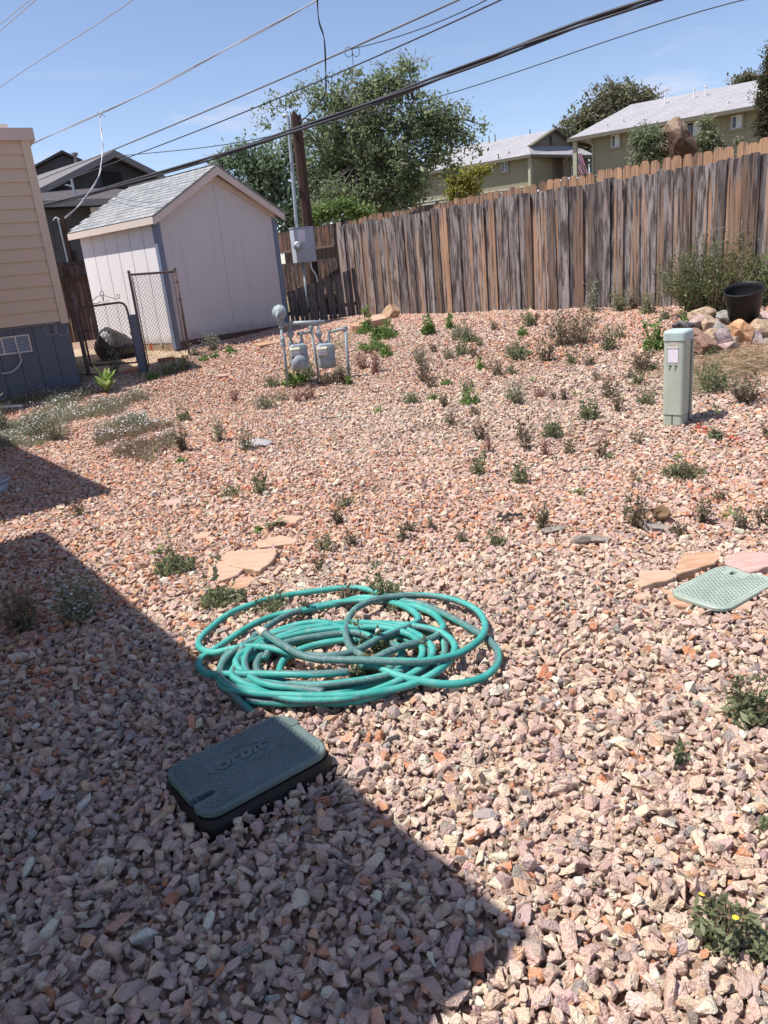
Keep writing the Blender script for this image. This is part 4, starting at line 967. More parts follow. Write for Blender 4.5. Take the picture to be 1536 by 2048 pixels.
# flat pale lid on the right
RF = Fr(RC.x, RC.y, gz(RC.x, RC.y), RANG)
rv = thing("valve_box", "pale green irrigation valve lid set flush between flagstones at the right", "valve box", (RC.x, RC.y, RF.o.z))
rbox(MB(RF), RW + .02, RD + .02, .06, [(0, -.06), (0, .008)]).build("box_body", MAT['blackpot'], rv)
lid2 = rbox(MB(RF), RW, RD, .07, [(.003, .010), (0, .014), (0, .026), (.004, .030)]).build("lid", MAT['lid_pale'], rv)
cut_slot(lid2, Fr(*RF((0, 0, 0)), RANG + math.pi), -RW / 2 + .045, -RW / 2 + .075, -.055, -.03, .0, .05)
MB(RF).box(RW / 2 - .07, RW / 2 - .02, -RD / 2 - .001, -RD / 2 + .012, .02, .0315).build("latch_tab", MAT['lid'], lid2)
tr = tread(RF, RW - .02, RD - .02, .030, .021, lambda x, y: x > RW / 2 - .095 and -.02 < y < .08).build("tread_pattern", MAT['lid'], lid2); struct(tr, 'stuff')
rr_ = [(x, y, .0305) for x, y in rrect(RW - .03, RD - .03, .055)]; MB(RF).tube(rr_ + [rr_[0]], .0014, 4).build("rim_line", MAT['lid_pale'], lid2)

# ================================================================== HOSE
HR = .0148
def zm(l, ox=380, oy=1140, k=2.4): return [(ox + a / k, oy + b / k) for a, b in l]
hz = MB()
def strand(px, lift, endcap=True):
    pts = []
    for i, (u, v) in enumerate(px):
        l = lift[i] if hasattr(lift, '__len__') else lift
        pts.append(gp(u, v, l + HR))
    P_ = spline(pts, 7)
    P_ = [p + Vector((0, 0, .003 * math.sin(i * .23 + len(px)))) for i, p in enumerate(P_)]
    hz.tube(P_, HR, 9, True, .05)
    return P_
# coil turns on the ground: rings spiralling about the centre
cc0 = gp(672, 1313, .02)
rx_o = (gp(905, 1312, .02) - gp(442, 1312, .02)).length / 2; cxm = (gp(905, 1312, .02) + gp(442, 1312, .02)) / 2
yb_ = gp(672, 1418, .02); yt_ = gp(672, 1262, .02); rx_o *= .93; ry_o = (yb_ - yt_).length / 2; cym = (yb_ + yt_) / 2
cen = Vector((cxm.x, cym.y, 0)); r_ = random.Random(5)
pts = []
turns = 8
for t in range(turns):
    f_ = 1 - [0, .01, .085, .10, .19, .21, .33, .44][t] * 1.0
    for k in range(14):
        a = 2 * math.pi * (k / 14) - 2.3
        w = .018 * math.sin(a * 2 + t * 1.7) + .013 * math.sin(a + t * 2.9) + .005 * math.sin(a * 5 + t)
        rx = rx_o * f_ + w; ry = ry_o * f_ + w * .8
        x = cen.x + rx * math.cos(a) + .02 * math.sin(t * 2.1); y = cen.y + ry * math.sin(a) + .03 * (1 - f_) + .012 * math.cos(t * 1.3)
        lay = [0, 1, 0, 1, 0, 1, 0, 0][t] * .026
        pts.append((x, y, gz(x, y) + .022 + HR + lay + .006 * math.sin(a * 3 + t)))
hz.tube(spline(pts, 4), HR, 9, True, .05)
# loose strands traced over the coil
A_ = zm([(640, 432), (520, 410), (400, 380), (300, 366), (200, 376), (110, 398), (50, 378), (45, 335), (100, 275), (200, 205), (350, 150), (480, 118), (650, 92), (750, 88), (850, 95), (960, 130), (1040, 148), (1120, 168), (1250, 228), (1370, 290), (1440, 340), (1478, 400), (1470, 460), (1410, 510), (1310, 542), (1200, 550), (1060, 525), (960, 490), (900, 462), (840, 462)])
strand(A_, [.05, .06, .06, .055, .05, .03] + [.022] * 9 + [.03, .035, .03] + [.022] * 4 + [.022] * 3 + [.03, .05, .06, .06, .05])
B_ = zm([(350, 300), (450, 360), (560, 415), (700, 433), (850, 437), (1000, 437), (1160, 432), (1300, 400), (1390, 335), (1417, 265), (1380, 195), (1280, 150), (1150, 125), (1000, 122), (900, 138), (810, 180), (762, 235), (748, 300), (770, 370), (820, 410), (850, 425)])
Bp = strand(B_, [.10, .095, .095, .09, .09, .09, .08, .06, .05, .05, .045, .04, .04, .055, .055, .055, .055, .055, .055, .055, .04])
C__ = zm([(560, 412), (640, 415), (740, 400), (830, 370), (920, 325), (1010, 285), (1078, 252), (1096, 228), (1060, 195), (1000, 165), (900, 145), (780, 150), (650, 168), (540, 190), (450, 222), (370, 275), (290, 340), (240, 400), (215, 470), (222, 530)])
strand(C__, [.05, .06, .06, .06, .06, .055, .05, .045, .035, .03, .025, .022, .022, .03, .04, .05, .05, .05, .045, .04])
D_ = zm([(760, 485), (680, 492), (560, 502), (400, 502), (200, 497), (90, 497), (48, 470), (52, 430), (100, 392), (190, 330), (300, 265), (420, 218), (540, 192), (700, 160), (820, 135), (950, 140)])
strand(D_, [.05, .055, .055, .055, .05, .03, .022, .022, .022, .022, .022, .022, .03, .022, .022, .03])
E_ = zm([(820, 462), (880, 432), (950, 398), (1050, 358), (1150, 330), (1205, 300), (1214, 268), (1170, 212), (1090, 176), (1010, 158), (930, 150)])
strand(E_, [.05, .055, .06, .06, .055, .05, .045, .03, .025, .022, .03])
G_ = zm([(640, 585), (520, 570), (420, 560), (320, 530), (270, 480), (268, 420), (310, 365), (400, 300), (520, 262), (640, 255), (730, 280), (760, 300)])
strand(G_, .05)
G2 = zm([(385, 540), (420, 500), (365, 470), (360, 420), (400, 375), (520, 335), (680, 305), (790, 300), (870, 325)])
strand(G2[3:], .045)
F_ = zm([(190, 395), (158, 440), (158, 500), (190, 570), (235, 630), (285, 675), (310, 700)])
strand(F_, [.04, .035, .025, .022, .018, .0, -.03])
hose = hz.build("garden_hose", MAT['hose'], None, True, attr=True)
tag(hose, "faded teal garden hose in a loose coil on the gravel", "hose")
d_ = (Bp[1] - Bp[0]).normalized()
cp = MB().lathe([(HR * 1.25, -.012), (HR * 1.3, 0), (HR * 1.3, .018), (HR * 1.12, .022)], Bp[0] - d_ * .004, d_, 14).lathe([(HR * .95, -.03), (HR * .95, -.011)], Bp[0], d_, 14)
cp.build("coupling", MAT['silver'], hose, True)

# ================================================================== TELECOM PEDESTAL
pc = gp(1361, 853); PA_ = R(-41); PF = Fr(pc.x, pc.y + .09, gz(pc.x, pc.y), PA_)
ped = thing("utility_pedestal", "green utility pedestal standing on the gravel with white sticker and black number", "pedestal", PF((0, 0, 0)))
pw, pd = .175, .20; ph = .765
rbox(MB(PF), pw, pd, .035, [(0, .10), (0, ph - .05)]).build("cover", MAT['ped'], ped, True).modifiers.new("es", 'EDGE_SPLIT').split_angle = R(50)
rbox(MB(PF), pw + .012, pd + .012, .04, [(0, ph - .075), (0, ph - .018), (.006, ph - .006), (.02, ph)]).build("cap", MAT['ped_top'], ped)
rbox(MB(PF), pw - .012, pd - .012, .03, [(0, -.03), (0, .105)]).build("base", MAT['ped_base'], ped)
MB(PF).box(-.004, .0, -pd / 2 + .001, -pd / 2 + .0085, .0, .10).build("base_seam", MAT['black'], ped)
MB(PF).box(pw / 2 - .001, pw / 2 + .004, .03, .034, .03, ph - .08).build("side_seam", MAT['black'], ped)
MB(PF).box(pw / 2 - .001, pw / 2 + .010, .055, pd / 2 - .02, .05, ph - .08).build("side_flange", MAT['ped'], ped)
yf = -pd / 2
MB(PF).add([(-.052, yf - .003, ph - .125), (.036, yf - .003, ph - .125), (.022, yf - .003, ph - .085), (-.038, yf - .003, ph - .085), (-.052, yf - .001, ph - .125), (.036, yf - .001, ph - .125), (.022, yf - .001, ph - .085), (-.038, yf - .001, ph - .085)], [(0, 1, 2, 3), (4, 7, 6, 5), (0, 3, 7, 4), (3, 2, 6, 7), (2, 1, 5, 6), (0, 4, 5, 1)]).build("plate", MAT['silver'], ped)
MB(PF).box(-.052, .036, yf - .006, yf - .0005, ph - .133, ph - .126).build("plate_lip", MAT['winwhite'], ped)
MB(PF).box(-.044, .034, yf - .0025, yf - .0005, ph - .245, ph - .137).build("sticker", MAT['paper'], ped)
pm4 = Matrix.Translation(PF((-.005, yf - .001, ph - .29))) @ Matrix.Rotation(PA_, 4, 'Z') @ Matrix.Rotation(R(90), 4, 'X')
textmesh("number", "7 7", .058, .0008, pm4, MAT['numblack'], ped)

# ================================================================== GAS METERS
gy = gp(698, 757).y
def gq(u, v, dy=0): return aty(u, v, gy + dy)
gas = thing("gas_meter_set", "pair of grey gas meters on pipes with a round regulator", "gas meter", gq(635, 757))
gzz = lambda p: gz(p.x, p.y) - .06
def riser(u0, v0, u1, v1, r_, dy=0):
    a = gq(u0, v0, dy); b = gq(u1, v1, dy); b = b + (b - a).normalized() * .12
    return MB().tube([a, b], r_, 10).build("riser_pipe", MAT['gasgrey'], gas, True)
riser(562, 652, 575, 757, .019); riser(622, 656, 638, 755, .017, .25); riser(690, 654, 699, 757, .020)
def fitting(u, v, r_, h_, dy=0, ax=(0, 0, 1)):
    c = gq(u, v, dy); MB().lathe([(r_ * .8, -h_ / 2), (r_, -h_ / 3), (r_, h_ / 3), (r_ * .8, h_ / 2)], c, ax, 8).build("fitting", MAT['gasgrey'], gas)
for u, v in ((562, 652), (565, 680), (566, 690)): fitting(u, v, .033, .055)
# header
MB().tube([gq(573.4, 647), gq(649.8, 644.3)], .026, 14).build("header_pipe", MAT['gasgrey'], gas, True)
MB().tube([gq(566, 647), gq(575, 650)], .026, 8).build("fitting", MAT['gasgrey'], gas)
# regulator: a dish facing the left of the yard
rc = gq(558.5, 625); rax = Vector((-.28, -.95, .10)).normalized()
rg = MB().lathe([(.02, -.06), (.055, -.055), (.075, -.02), (.096, -.012), (.098, .0), (.096, .012), (.078, .018), (.068, .045), (.03, .062), (.0, .064)], rc, rax, 24).build("regulator", MAT['gasgrey'], gas, True)
bo = MB(); t1 = rax.cross(Vector((0, 0, 1))).normalized(); t2 = rax.cross(t1)
for k in range(10): a = k * .628; bo.lathe([(.007, -.018), (.007, .018)], rc + (t1 * math.cos(a) + t2 * math.sin(a)) * .089, rax, 6)
bo.build("bolt_ring", MAT['gasgrey'], rg)
MB().tube(spline([rc + rax * .05 + Vector((0, 0, -.01)), rc + rax * .085 + Vector((.0, 0, -.05)), rc + rax * .07 + Vector((0, 0, -.105))], 4), .024, 8).build("vent_elbow", MAT['gasgrey'], rg, True)
MB().tube([rc + Vector((.0, .02, -.04)), gq(562, 652)], .036, 10).build("valve_body", MAT['gasgrey'], gas, True)
# drops with valves
for (a, b, hv, nm) in (((580, 650), (582, 688), (581, 668), 1), ((636, 648), (641, 688), (638, 668), 2)):
    MB().tube([gq(*a), gq(*b)], .015, 8).build("drop_pipe", MAT['gasgrey'], gas, True)
    c = gq(*hv); MB().lathe([(.02, -.05), (.034, -.03), (.036, .0), (.034, .03), (.02, .05)], c, (0, 0, 1), 10).build("gas_valve", MAT['gasgrey'], gas, True)
    MB().beam(c + Vector((-.05, -.03, .0)), c + Vector((.05, -.03, .01)), .02, .025).build("valve_key", MAT['gasgrey'], gas)
    fitting(b[0], b[1] - 3, .034, .04)
def meter(u0, v0, u1, v1, yaw, bulge):
    c = gq((u0 + u1) / 2, (v0 + v1) / 2); w = (gq(u1, v0) - gq(u0, v0)).length; h_ = (gq(u0, v0) - gq(u0, v1)).length
    F_ = Fr(c.x, c.y, c.z, yaw); w *= .92
    root = rboxv(F_, w, .17, h_, .05)
    root = root.build("meter_body", MAT['gasgrey'], gas, True)
    MB(F_).box(-w / 2 - .006, w / 2 + .006, -.088, .088, h_ * .27, h_ * .31).build("flange", MAT['gasgrey'], root)
    m_ = MB(F_); rbx = .075; m_.add([(-w / 2 - .01, -.13, h_ * .05), (-w / 2 + .12, -.13, h_ * .05), (-w / 2 + .12, -.06, h_ * .05), (-w / 2 - .01, -.06, h_ * .05), (-w / 2 - .01, -.125, h_ * .33), (-w / 2 + .12, -.125, h_ * .33), (-w / 2 + .12, -.06, h_ * .42), (-w / 2 - .01, -.06, h_ * .42)], [(0, 3, 2, 1), (4, 5, 6, 7), (0, 1, 5, 4), (1, 2, 6, 5), (2, 3, 7, 6), (3, 0, 4, 7)])
    ix = m_.build("index_box", MAT['gasgrey2'], root, bevel=.01)
    MB(F_).box(-w / 2 + .0, -w / 2 + .095, -.1335, -.1305, h_ * .09, h_ * .24).build("dial_plate", MAT['paper'], ix)
    dg_ = MB(F_)
    for k in range(5): dg_.box(-w / 2 + .012 + k * .016, -w / 2 + .023 + k * .016, -.135, -.1336, h_ * .12, h_ * .18)
    dg_.build("dial_digits", MAT['galv'], ix)
    if bulge:
        b_ = MB(F_); b_.lathe([(.02, -.0), (.085, .0), (.095, .03), (.08, .06)], (-.02, -.155, -h_ * .18), (0, 1, 0), 18); b_.build("front_cover", MAT['gasgrey'], root, True)
        b_ = MB(F_); b_.lathe([(.10, .0), (.095, .08), (.05, .11), (.02, .12)], (.04, .05, -h_ * .12), (0, 1, 0), 18); b_.build("rear_cover", MAT['gasgrey'], root, True)
    return F_, w, h_
def rboxv(F_, w, d, h_, r_):   # rounded box with a vertical front outline
    m_ = MB(F_); out = rrect(w, h_, r_, 5); n = len(out)
    lay = [(.88, -d / 2), (.97, -d / 2 + .012), (1, -d / 2 + .03), (1, d / 2 - .03), (.97, d / 2 - .012), (.88, d / 2)]
    vs = [(x * s_, y, z * s_ * (1.0 if z > 0 else 1)) for s_, y in lay for x, z in out]
    return m_.add(vs, [(a * n + i, a * n + (i + 1) % n, (a + 1) * n + (i + 1) % n, (a + 1) * n + i) for a in range(len(lay) - 1) for i in range(n)] + [tuple(range(n))[::-1], tuple((len(lay) - 1) * n + i for i in range(n))])
meter(579, 687, 617, 740, R(14), True); m2f, m2w, m2h = meter(634, 686, 671, 736, R(10), False)
m_ = MB(m2f); m_.beam((-.05, -.0865, -.05), (-.035, -.0865, -.10), .008, .002, (0, 1, 0)).beam((-.02, -.0865, -.05), (-.015, -.0865, -.10), .007, .002, (0, 1, 0)).beam((-.03, -.0865, -.048), (-.005, -.0865, -.055), .006, .002, (0, 1, 0)).build("chalk_mark", MAT['paper'], gas)
MB().tube(spline([gq(605, 690), gq(603, 672), gq(604, 667), gq(612, 666, .1), gq(622, 662, .25)], 4), .017, 8).build("outlet_pipe", MAT['gasgrey'], gas, True)
MB().tube([gq(594, 668), gq(609, 665.5)], .02, 8).build("outlet_cap", MAT['gasgrey'], gas, True)
MB().tube(spline([gq(655, 690), gq(658, 678), gq(658, 668), gq(663, 663), gq(676, 660), gq(690, 657)], 4), .018, 8).build("outlet_pipe", MAT['gasgrey'], gas, True)
for a in ((603, 684, .03, .03), (656, 684, .032, .03), (690, 656, .034, .05)): fitting(*a)
fitting(622, 656, .032, .05, .25)

# ================================================================== UTILITY POLE, METER BOX, WIRES
PY = 16.3
pt = aty(591, 231, PY); pb = Vector((pt.x - .03, PY, .3))
pole = thing("utility_pole", "cut off brown wooden utility pole with conduit behind the shed", "utility pole", pb)
m_ = MB(); k = 18; vs = []; nz = 9
for i in range(nz):
    f_ = i / (nz - 1); z = pb.z + (pt.z - pb.z) * f_; rr = .118 - .015 * f_
    for j in range(k):
        a = 2 * math.pi * j / k; w = 1 + .035 * math.sin(5 * a) + .03 * math.sin(9 * a + 1)
        zz_ = z + ((.05 * math.sin(3 * a) + random.uniform(-.05, .05)) if i == nz - 1 else 0)
        vs.append((pb.x + (pt.x - pb.x) * f_ + rr * w * math.cos(a), PY + rr * w * math.sin(a), zz_))
m_.add(vs, [(i * k + j, i * k + (j + 1) % k, (i + 1) * k + (j + 1) % k, (i + 1) * k + j) for i in range(nz - 1) for j in range(k)] + [tuple((nz - 1) * k + j for j in range(k))])
m_.build("post", MAT['pole'], pole)
MB().tube(spline([aty(566, 234, PY - .13), aty(571, 231, PY - .15), aty(576, 236, PY - .16), aty(578, 260, PY - .17), aty(586, 360, PY - .2), aty(594, 458, PY - .22)], 4), .036, 8).build("conduit", MAT['galv'], pole, True)
bx0 = aty(584, 457, PY - .42)
BF = Fr(aty(606, 490, PY - .3).x, PY - .28, 0, R(28)); bz0 = aty(606, 525, PY - .4).z; bz1 = aty(600, 456, PY - .4).z
mbx = thing("electric_meter_box", "grey electric meter box mounted on the pole", "meter box", BF((0, 0, bz0)))
MB(BF).box(-.22, .22, -.10, .10, bz0, bz1).build("cabinet", MAT['boxgrey'], mbx, bevel=.008)
MB(BF).box(-.232, .232, -.112, .10, bz1 + .001, bz1 + .02).build("rain_lip", MAT['boxgrey'], mbx)
MB(BF).box(-.215, -.005, -.109, -.1005, bz0 + .02, bz1 - .02).build("door_panel", MAT['boxgrey'], mbx)
MB(BF).box(-.14, .02, -.114, -.1095, bz1 - .26, bz1 - .03).build("label_sheet", MAT['paper'], mbx)
MB(BF).lathe([(.085, 0), (.09, .02), (.082, .12), (.05, .14), (.0, .142)], (-.17, -.11, bz1 - .33), (-.35, -1, 0), 20).build("dial_dome", MAT['galv'], mbx, True)
MB(BF).tube([(-.05, 0, bz0), (-.05, 0, .5)], .03, 8).build("conduit", MAT['galv'], mbx, True)
MB(BF).tube(spline([(.10, -.04, bz0), (.10, -.05, bz0 - .12), (.17, -.06, bz0 - .25), (.2, -.05, bz0 - .45), (.2, 0, .6)], 4), .02, 8).build("cable", MAT['winwhite'], mbx, True)

def cable(px, ya, yb, r_, mat, label, nm="overhead_cable", strands=1, tw=.0, sag=True, cat="cable", ends=None, fit=None):
    n = len(px); pts = []
    for i, (u, v) in enumerate(px):
        f_ = i / (n - 1); Y_ = 1 / ((1 - f_) / ya + f_ / yb)
        pts.append(aty(u, v, Y_))
    us = np.array([p[0] for p in px], float); vs_ = np.array([p[1] for p in px], float)
    if n >= 3 and np.all(np.diff(us) > 0) and us[-1] - us[0] > 200:
        dg_ = fit or min(3, n - 1); pf = np.polyfit((us - us[0]) / 1000, vs_, dg_); pts = []
        for i in range(25):
            f_ = i / 24; uu = us[0] + (us[-1] - us[0]) * f_; Y_ = 1 / ((1 - f_) / ya + f_ / yb); pts.append(aty(uu, float(np.polyval(pf, (uu - us[0]) / 1000)), Y_))
    P_ = spline(pts, 4 if len(pts) == 25 else 8) if n > 2 else [pts[0].lerp(pts[1], i / 12) for i in range(13)]
    m_ = MB()
    for s_ in range(strands):
        Q = P_ if strands == 1 else [p + Vector((math.cos(i * tw + s_ * 2.09) * r_ * .9, 0, math.sin(i * tw + s_ * 2.09) * r_ * 1.25)) for i, p in enumerate(P_)]
        m_.tube(Q, r_ if strands == 1 else r_ * (.75 if s_ else .95), 5)
    o = m_.build(nm, MAT[mat], None, True); tag(o, label, cat, "overhead wires crossing the sky"); return o
cable([(-20, 80), (20, 44), (90, -16)], 16, 12, .007, 'wire_light', "upper of two thin pale wires cutting the top left corner of the sky")
cable([(-20, 66), (14, 37), (80, -16)], 16.5, 12.5, .007, 'wire_light', "outermost thin pale wire at the very top left corner of the sky")
cable([(-20, 190), (0, 174), (60, 132), (140, 84), (262, 0), (300, -26)], 17, 12, .007, 'wire_light', "single thin pale wire crossing the upper left sky")
cable([(66, 288), (130, 256), (200, 229), (290, 187), (380, 132), (480, 90), (560, 40), (640, -6), (680, -30)], 24, 15, .013, 'wire_light', "wavy twisted pale service wire above the shed", strands=2, tw=.12, fit=5)
cable([(78, 358), (150, 332), (220, 306), (440, 203), (650, 120), (780, 68), (930, -6), (970, -28)], 26, 14, .017, 'wire_mid', "braided cable passing over the top of the tree", fit=2)
cable([(700, 99), (760, 83), (860, 52), (930, 20), (1010, -20)], 17.5, 13.6, .009, 'wire_dark', "thin wire splitting off the braided cable above the tree")
cable([(105, 372), (250, 315), (420, 250), (650, 160), (850, 70), (1010, -4), (1050, -24)], 26, 13.5, .013, 'wire_dark', "dark cable just below the braided one, crossing the tree top", fit=2)
cable([(60, 417), (95, 411), (140, 397), (230, 375), (350, 338), (480, 297), (580, 262), (700, 222), (820, 180), (940, 133), (1000, 110), (1080, 74), (1150, 52), (1230, 26), (1330, -8), (1370, -22)], 22, 11, .026, 'wire_dark', "thickest twisted black cable bundle crossing behind the pole top", strands=3, tw=.10, fit=4)
cable([(600, 250), (720, 240), (860, 198), (1000, 152), (1200, 84), (1350, 42), (1490, 2), (1560, -20)], 24, 15, .011, 'wire_dark', "lowest thin wire rising to the upper right corner")
cable([(235, 312), (320, 305), (400, 295), (480, 285), (572, 264)], 24, 16.5, .010, 'wire_dark', "nearly level thin wire from the dark roof to the pole")
cable([(634, -14), (638, 40), (648, 80), (652, 150), (650, 185), (636, 210), (610, 235), (598, 246)], 15, 16.1, .010, 'wire_dark', "dark drop wire hanging down to the pole top", strands=2, tw=.35)
cable([(200, 230), (203, 262), (205, 300), (201, 340), (186, 374), (160, 408), (128, 438)], 21, 18.6, .012, 'wire_light', "pale drop wire curving down to the leaning post by the shed", strands=2, tw=.4)
cable([(704, 99), (706, 130), (704, 160)], 17, 17, .007, 'wire_dark', "short loose wire end dangling over the tree")
m_ = MB()
for u, v, dr in ((697, 104, 1), (712, 103, 1)):
    c = aty(u, v, 17); m_.tube([c + Vector((math.cos(a * .4) * .075, 0, math.sin(a * .4) * .09)) for a in range(17)], .006, 4)
tag(m_.build("wire_coil", MAT['wire_dark'], None, True), "small figure eight loop of wire tied to the cable over the tree", "wire")
m_ = MB()
for dx_, dy_ in ((-8, -4), (6, -8), (9, 6), (-4, 10)): m_.tube([aty(202, 228, 20.9), aty(202 + dx_, 228 + dy_, 20.9)], .008, 4)
tag(m_.build("wire_splice", MAT['wire_light'], None), "frayed splice where the pale drop wire leaves the service wire", "wire")
# post with conduit mast left of the shed
a = aty(123, 433, 18.6); b = aty(158, 560, 18.6)
sp_ = thing("service_post", "short wooden service post with metal mast left of the shed", "post", (a.x, 18.6, .3))
MB().beam((a.x, 18.6, .3), (a.x, 18.6, a.z), .13, .10).beam((a.x + .10, 18.62, .3), (a.x + .10, 18.62, a.z - .75), .07, .09).build("post", MAT['pole'], sp_)
MB().tube(spline([aty(107, 442, 18.5), aty(111, 436, 18.5), aty(117, 438, 18.5), aty(119, 450, 18.5), aty(143, 553, 18.5)], 4), .02, 6).build("mast_pipe", MAT['galv'], sp_, True)
MB().tube(spline([aty(111, 438, 18.48), aty(105, 448, 18.48), aty(106, 462, 18.48), aty(112, 500, 18.48)], 4), .012, 5).build("cable", MAT['black'], sp_, True)

# ================================================================== CHAIN LINK
def gnd(p): return gz(p.x, p.y)
def linkmesh(m_, a, b, z0a, z1a, z0b, z1b, cell=.062, r_=.0024):
    a = Vector(a); b = Vector(b); L_ = (b - a).length; h_ = max(z1a - z0a, z1b - z0b); dv = (b - a) / L_
    def P(s, t): f_ = s / L_; return Vector((a.x + dv.x * s, a.y + dv.y * s, (z0a + (z0b - z0a) * f_) + t * ((z1a - z0a) * (1 - f_) + (z1b - z0b) * f_) / h_))
    for sg in (1, -1):
        c = -h_ if sg > 0 else 0
        while c < L_ + (0 if sg > 0 else h_):
            # line s = c + sg*t
            t0, t1 = 0, h_
            if sg > 0: t0 = max(0, -c); t1 = min(h_, L_ - c)
            else: t0 = max(0, c - L_); t1 = min(h_, c)
            if t1 - t0 > .02:
                off_ = Vector((dv.y, -dv.x, 0)) * .003 * sg
                m_.tube([P(c + sg * t0, t0) + off_, P(c + sg * t1, t1) + off_], r_, 3, False)
            c += cell * 1.414 / 1.0 * .72
    return m_
P1, P2, P3 = GP1, GP2, GP3
ga = thing("chain_link_gate", "rusty chain link garden gate with rounded top and scrollwork", "gate", (P1.x, P1.y, gnd(P1)))
q1 = P1.lerp(P2, .07); q2 = P1.lerp(P2, .90); zg = gnd(P1) + .05; zt1 = 1.32; 
def fr2(s, z): q = q1.lerp(q2, s); return Vector((q.x, q.y, z))
fpts = [fr2(0, zg + .08), fr2(0, zt1 - .14), fr2(.015, zt1 - .05), fr2(.06, zt1 - .01), fr2(.14, zt1), fr2(.86, zt1 + .02), fr2(.94, zt1), fr2(.985, zt1 - .05), fr2(1, zt1 - .14), fr2(1, zg + .08), fr2(0, zg + .08)]
MB().tube(fpts, .017, 7).build("frame", MAT['rust'], ga, True)
linkmesh(MB(), (q1.x, q1.y, 0), (q2.x, q2.y, 0), zg + .08, zt1 - .02, zg + .08, zt1).build("wire_mesh", MAT['rust'], ga)
MB().tube([fr2(0, .97), fr2(.22, .97)], .012, 6).build("cross_bar", MAT['rust'], ga, True)
sc_ = MB()
mid_ = fr2(.55, zt1 + .015)
ex_ = (Vector((q2.x - q1.x, q2.y - q1.y, 0))).normalized()
def sq(dx, dz): return mid_ + ex_ * dx + Vector((0, 0, dz))
sc_.tube(spline([sq(-.28, .01), sq(-.15, .09), sq(-.04, .13), sq(.0, .06), sq(.0, .02)], 4), .005, 5)
sc_.tube(spline([sq(.0, .02), sq(.02, .12), sq(.12, .09), sq(.22, .06), sq(.27, .07), sq(.29, .11), sq(.25, .12), sq(.24, .09)], 4), .005, 5)
sc_.tube([sq(math.cos(a * .45) * .03, .16 + math.sin(a * .45) * .035) for a in range(15)], .005, 5)
sc_.tube(spline([sq(-.10, .02), sq(-.06, .05), sq(-.03, .01)], 4), .004, 4).tube(spline([sq(.10, .02), sq(.06, .05), sq(.03, .01)], 4), .004, 4)
sc_.build("scrollwork", MAT['rust'], ga, True)
MB().tube(spline([fr2(-.07, 1.24), fr2(.0, 1.30), fr2(.2, 1.345), fr2(.45, 1.36)], 4), .006, 5).build("tie_wire", MAT['rust'], ga, True)
MB().lathe([(.03, 0), (.03, .05)], fr2(1.02, .88), (0, -1, 0), 8).build("latch", MAT['rust'], ga)
gpst = MB().tube([(P1.x, P1.y, 0), (P1.x, P1.y, 1.47)], .034, 10).lathe([(.038, 1.47), (.034, 1.5), (.01, 1.515)], (P1.x, P1.y, 0), k=10)
tag(gpst.build("gate_post", MAT['rust'], None, True), "rusty round gate post against the cream house corner", "post")
wp = P2 + Vector((-.02, -.04)); tag(MB(Fr(wp.x, wp.y, 0, R(20))).box(-.055, .055, -.055, .055, .1, 1.15).build("wooden_post", MAT['skirt'], None, bevel=.006), "slate painted square post at the latch side of the gate", "post")
pn = thing("chain_link_fence", "taller rusty chain link panel in front of the shed corner", "fence", (P2.x, P2.y, gnd(P2)))
za2 = aty(250, 546, P2.y).z; za3 = aty(341, 540, P3.y).z
# solve the two posts so their tops sit where the photograph shows them
PA = P2 + Vector((.03, .03)); PB_ = P3
for p_, zt_ in ((PA, za2), (PB_, za3)): MB().tube([(p_.x, p_.y, .2), (p_.x, p_.y, zt_)], .021, 8).lathe([(.026, zt_), (.02, zt_ + .03), (.0, zt_ + .035)], (p_.x, p_.y, 0), k=8).build("post", MAT['rust'], pn, True)
MB().tube([(PA.x, PA.y, za2 - .03), (PB_.x, PB_.y, za3 - .03)], .018, 8).build("top_rail", MAT['rust'], pn, True)
for f_ in (.05, .92):
    q = PA.lerp(PB_, f_); MB().tube([(q.x, q.y, gnd(q) + .05), (q.x, q.y, za2 + (za3 - za2) * f_ - .07)], .008, 5).build("tension_bar", MAT['rust'], pn, True)
linkmesh(MB(), (PA.x, PA.y, 0), (PB_.x, PB_.y, 0), gnd(PA) + .06, za2 - .04, gnd(PB_) + .06, za3 - .04).build("wire_mesh", MAT['rust'], pn)
for k in range(4):
    z = .75 + k * .27; MB().lathe([(.03, -.012), (.03, .012)], (PB_.x, PB_.y, z), k=8).build("clamp", MAT['rust'], pn)
# trash bag
bc = Vector((-4.28, 13.2)); bz = gz(*bc)
bm = bmesh.new(); bmesh.ops.create_icosphere(bm, subdivisions=4, radius=1)
for v_ in bm.verts:
    p = v_.co.copy(); f_ = max(0, p.z); n1_ = noise.noise(p * 1.4 + Vector((3, 1, 7))); n2_ = noise.noise(Vector((math.atan2(p.y, p.x) * 4.5, 0, p.z * 1.2)))
    rr = 1 + .10 * n1_ + .07 * n2_ * (1 + p.z)
    v_.co = Vector((p.x * .35 * rr * (1 - .42 * f_) - .10 * f_, p.y * .30 * rr * (1 - .2 * f_), max(-.02, (p.z * .31 * rr) + .20)))
me = bpy.data.meshes.new("garbage_bag"); bm.to_mesh(me); bm.free()
bg_ = link("garbage_bag", me, MAT['bag'], None, (bc.x, bc.y, bz), True); tag(bg_, "full black garbage bag slumped behind the chain link gate", "garbage bag")
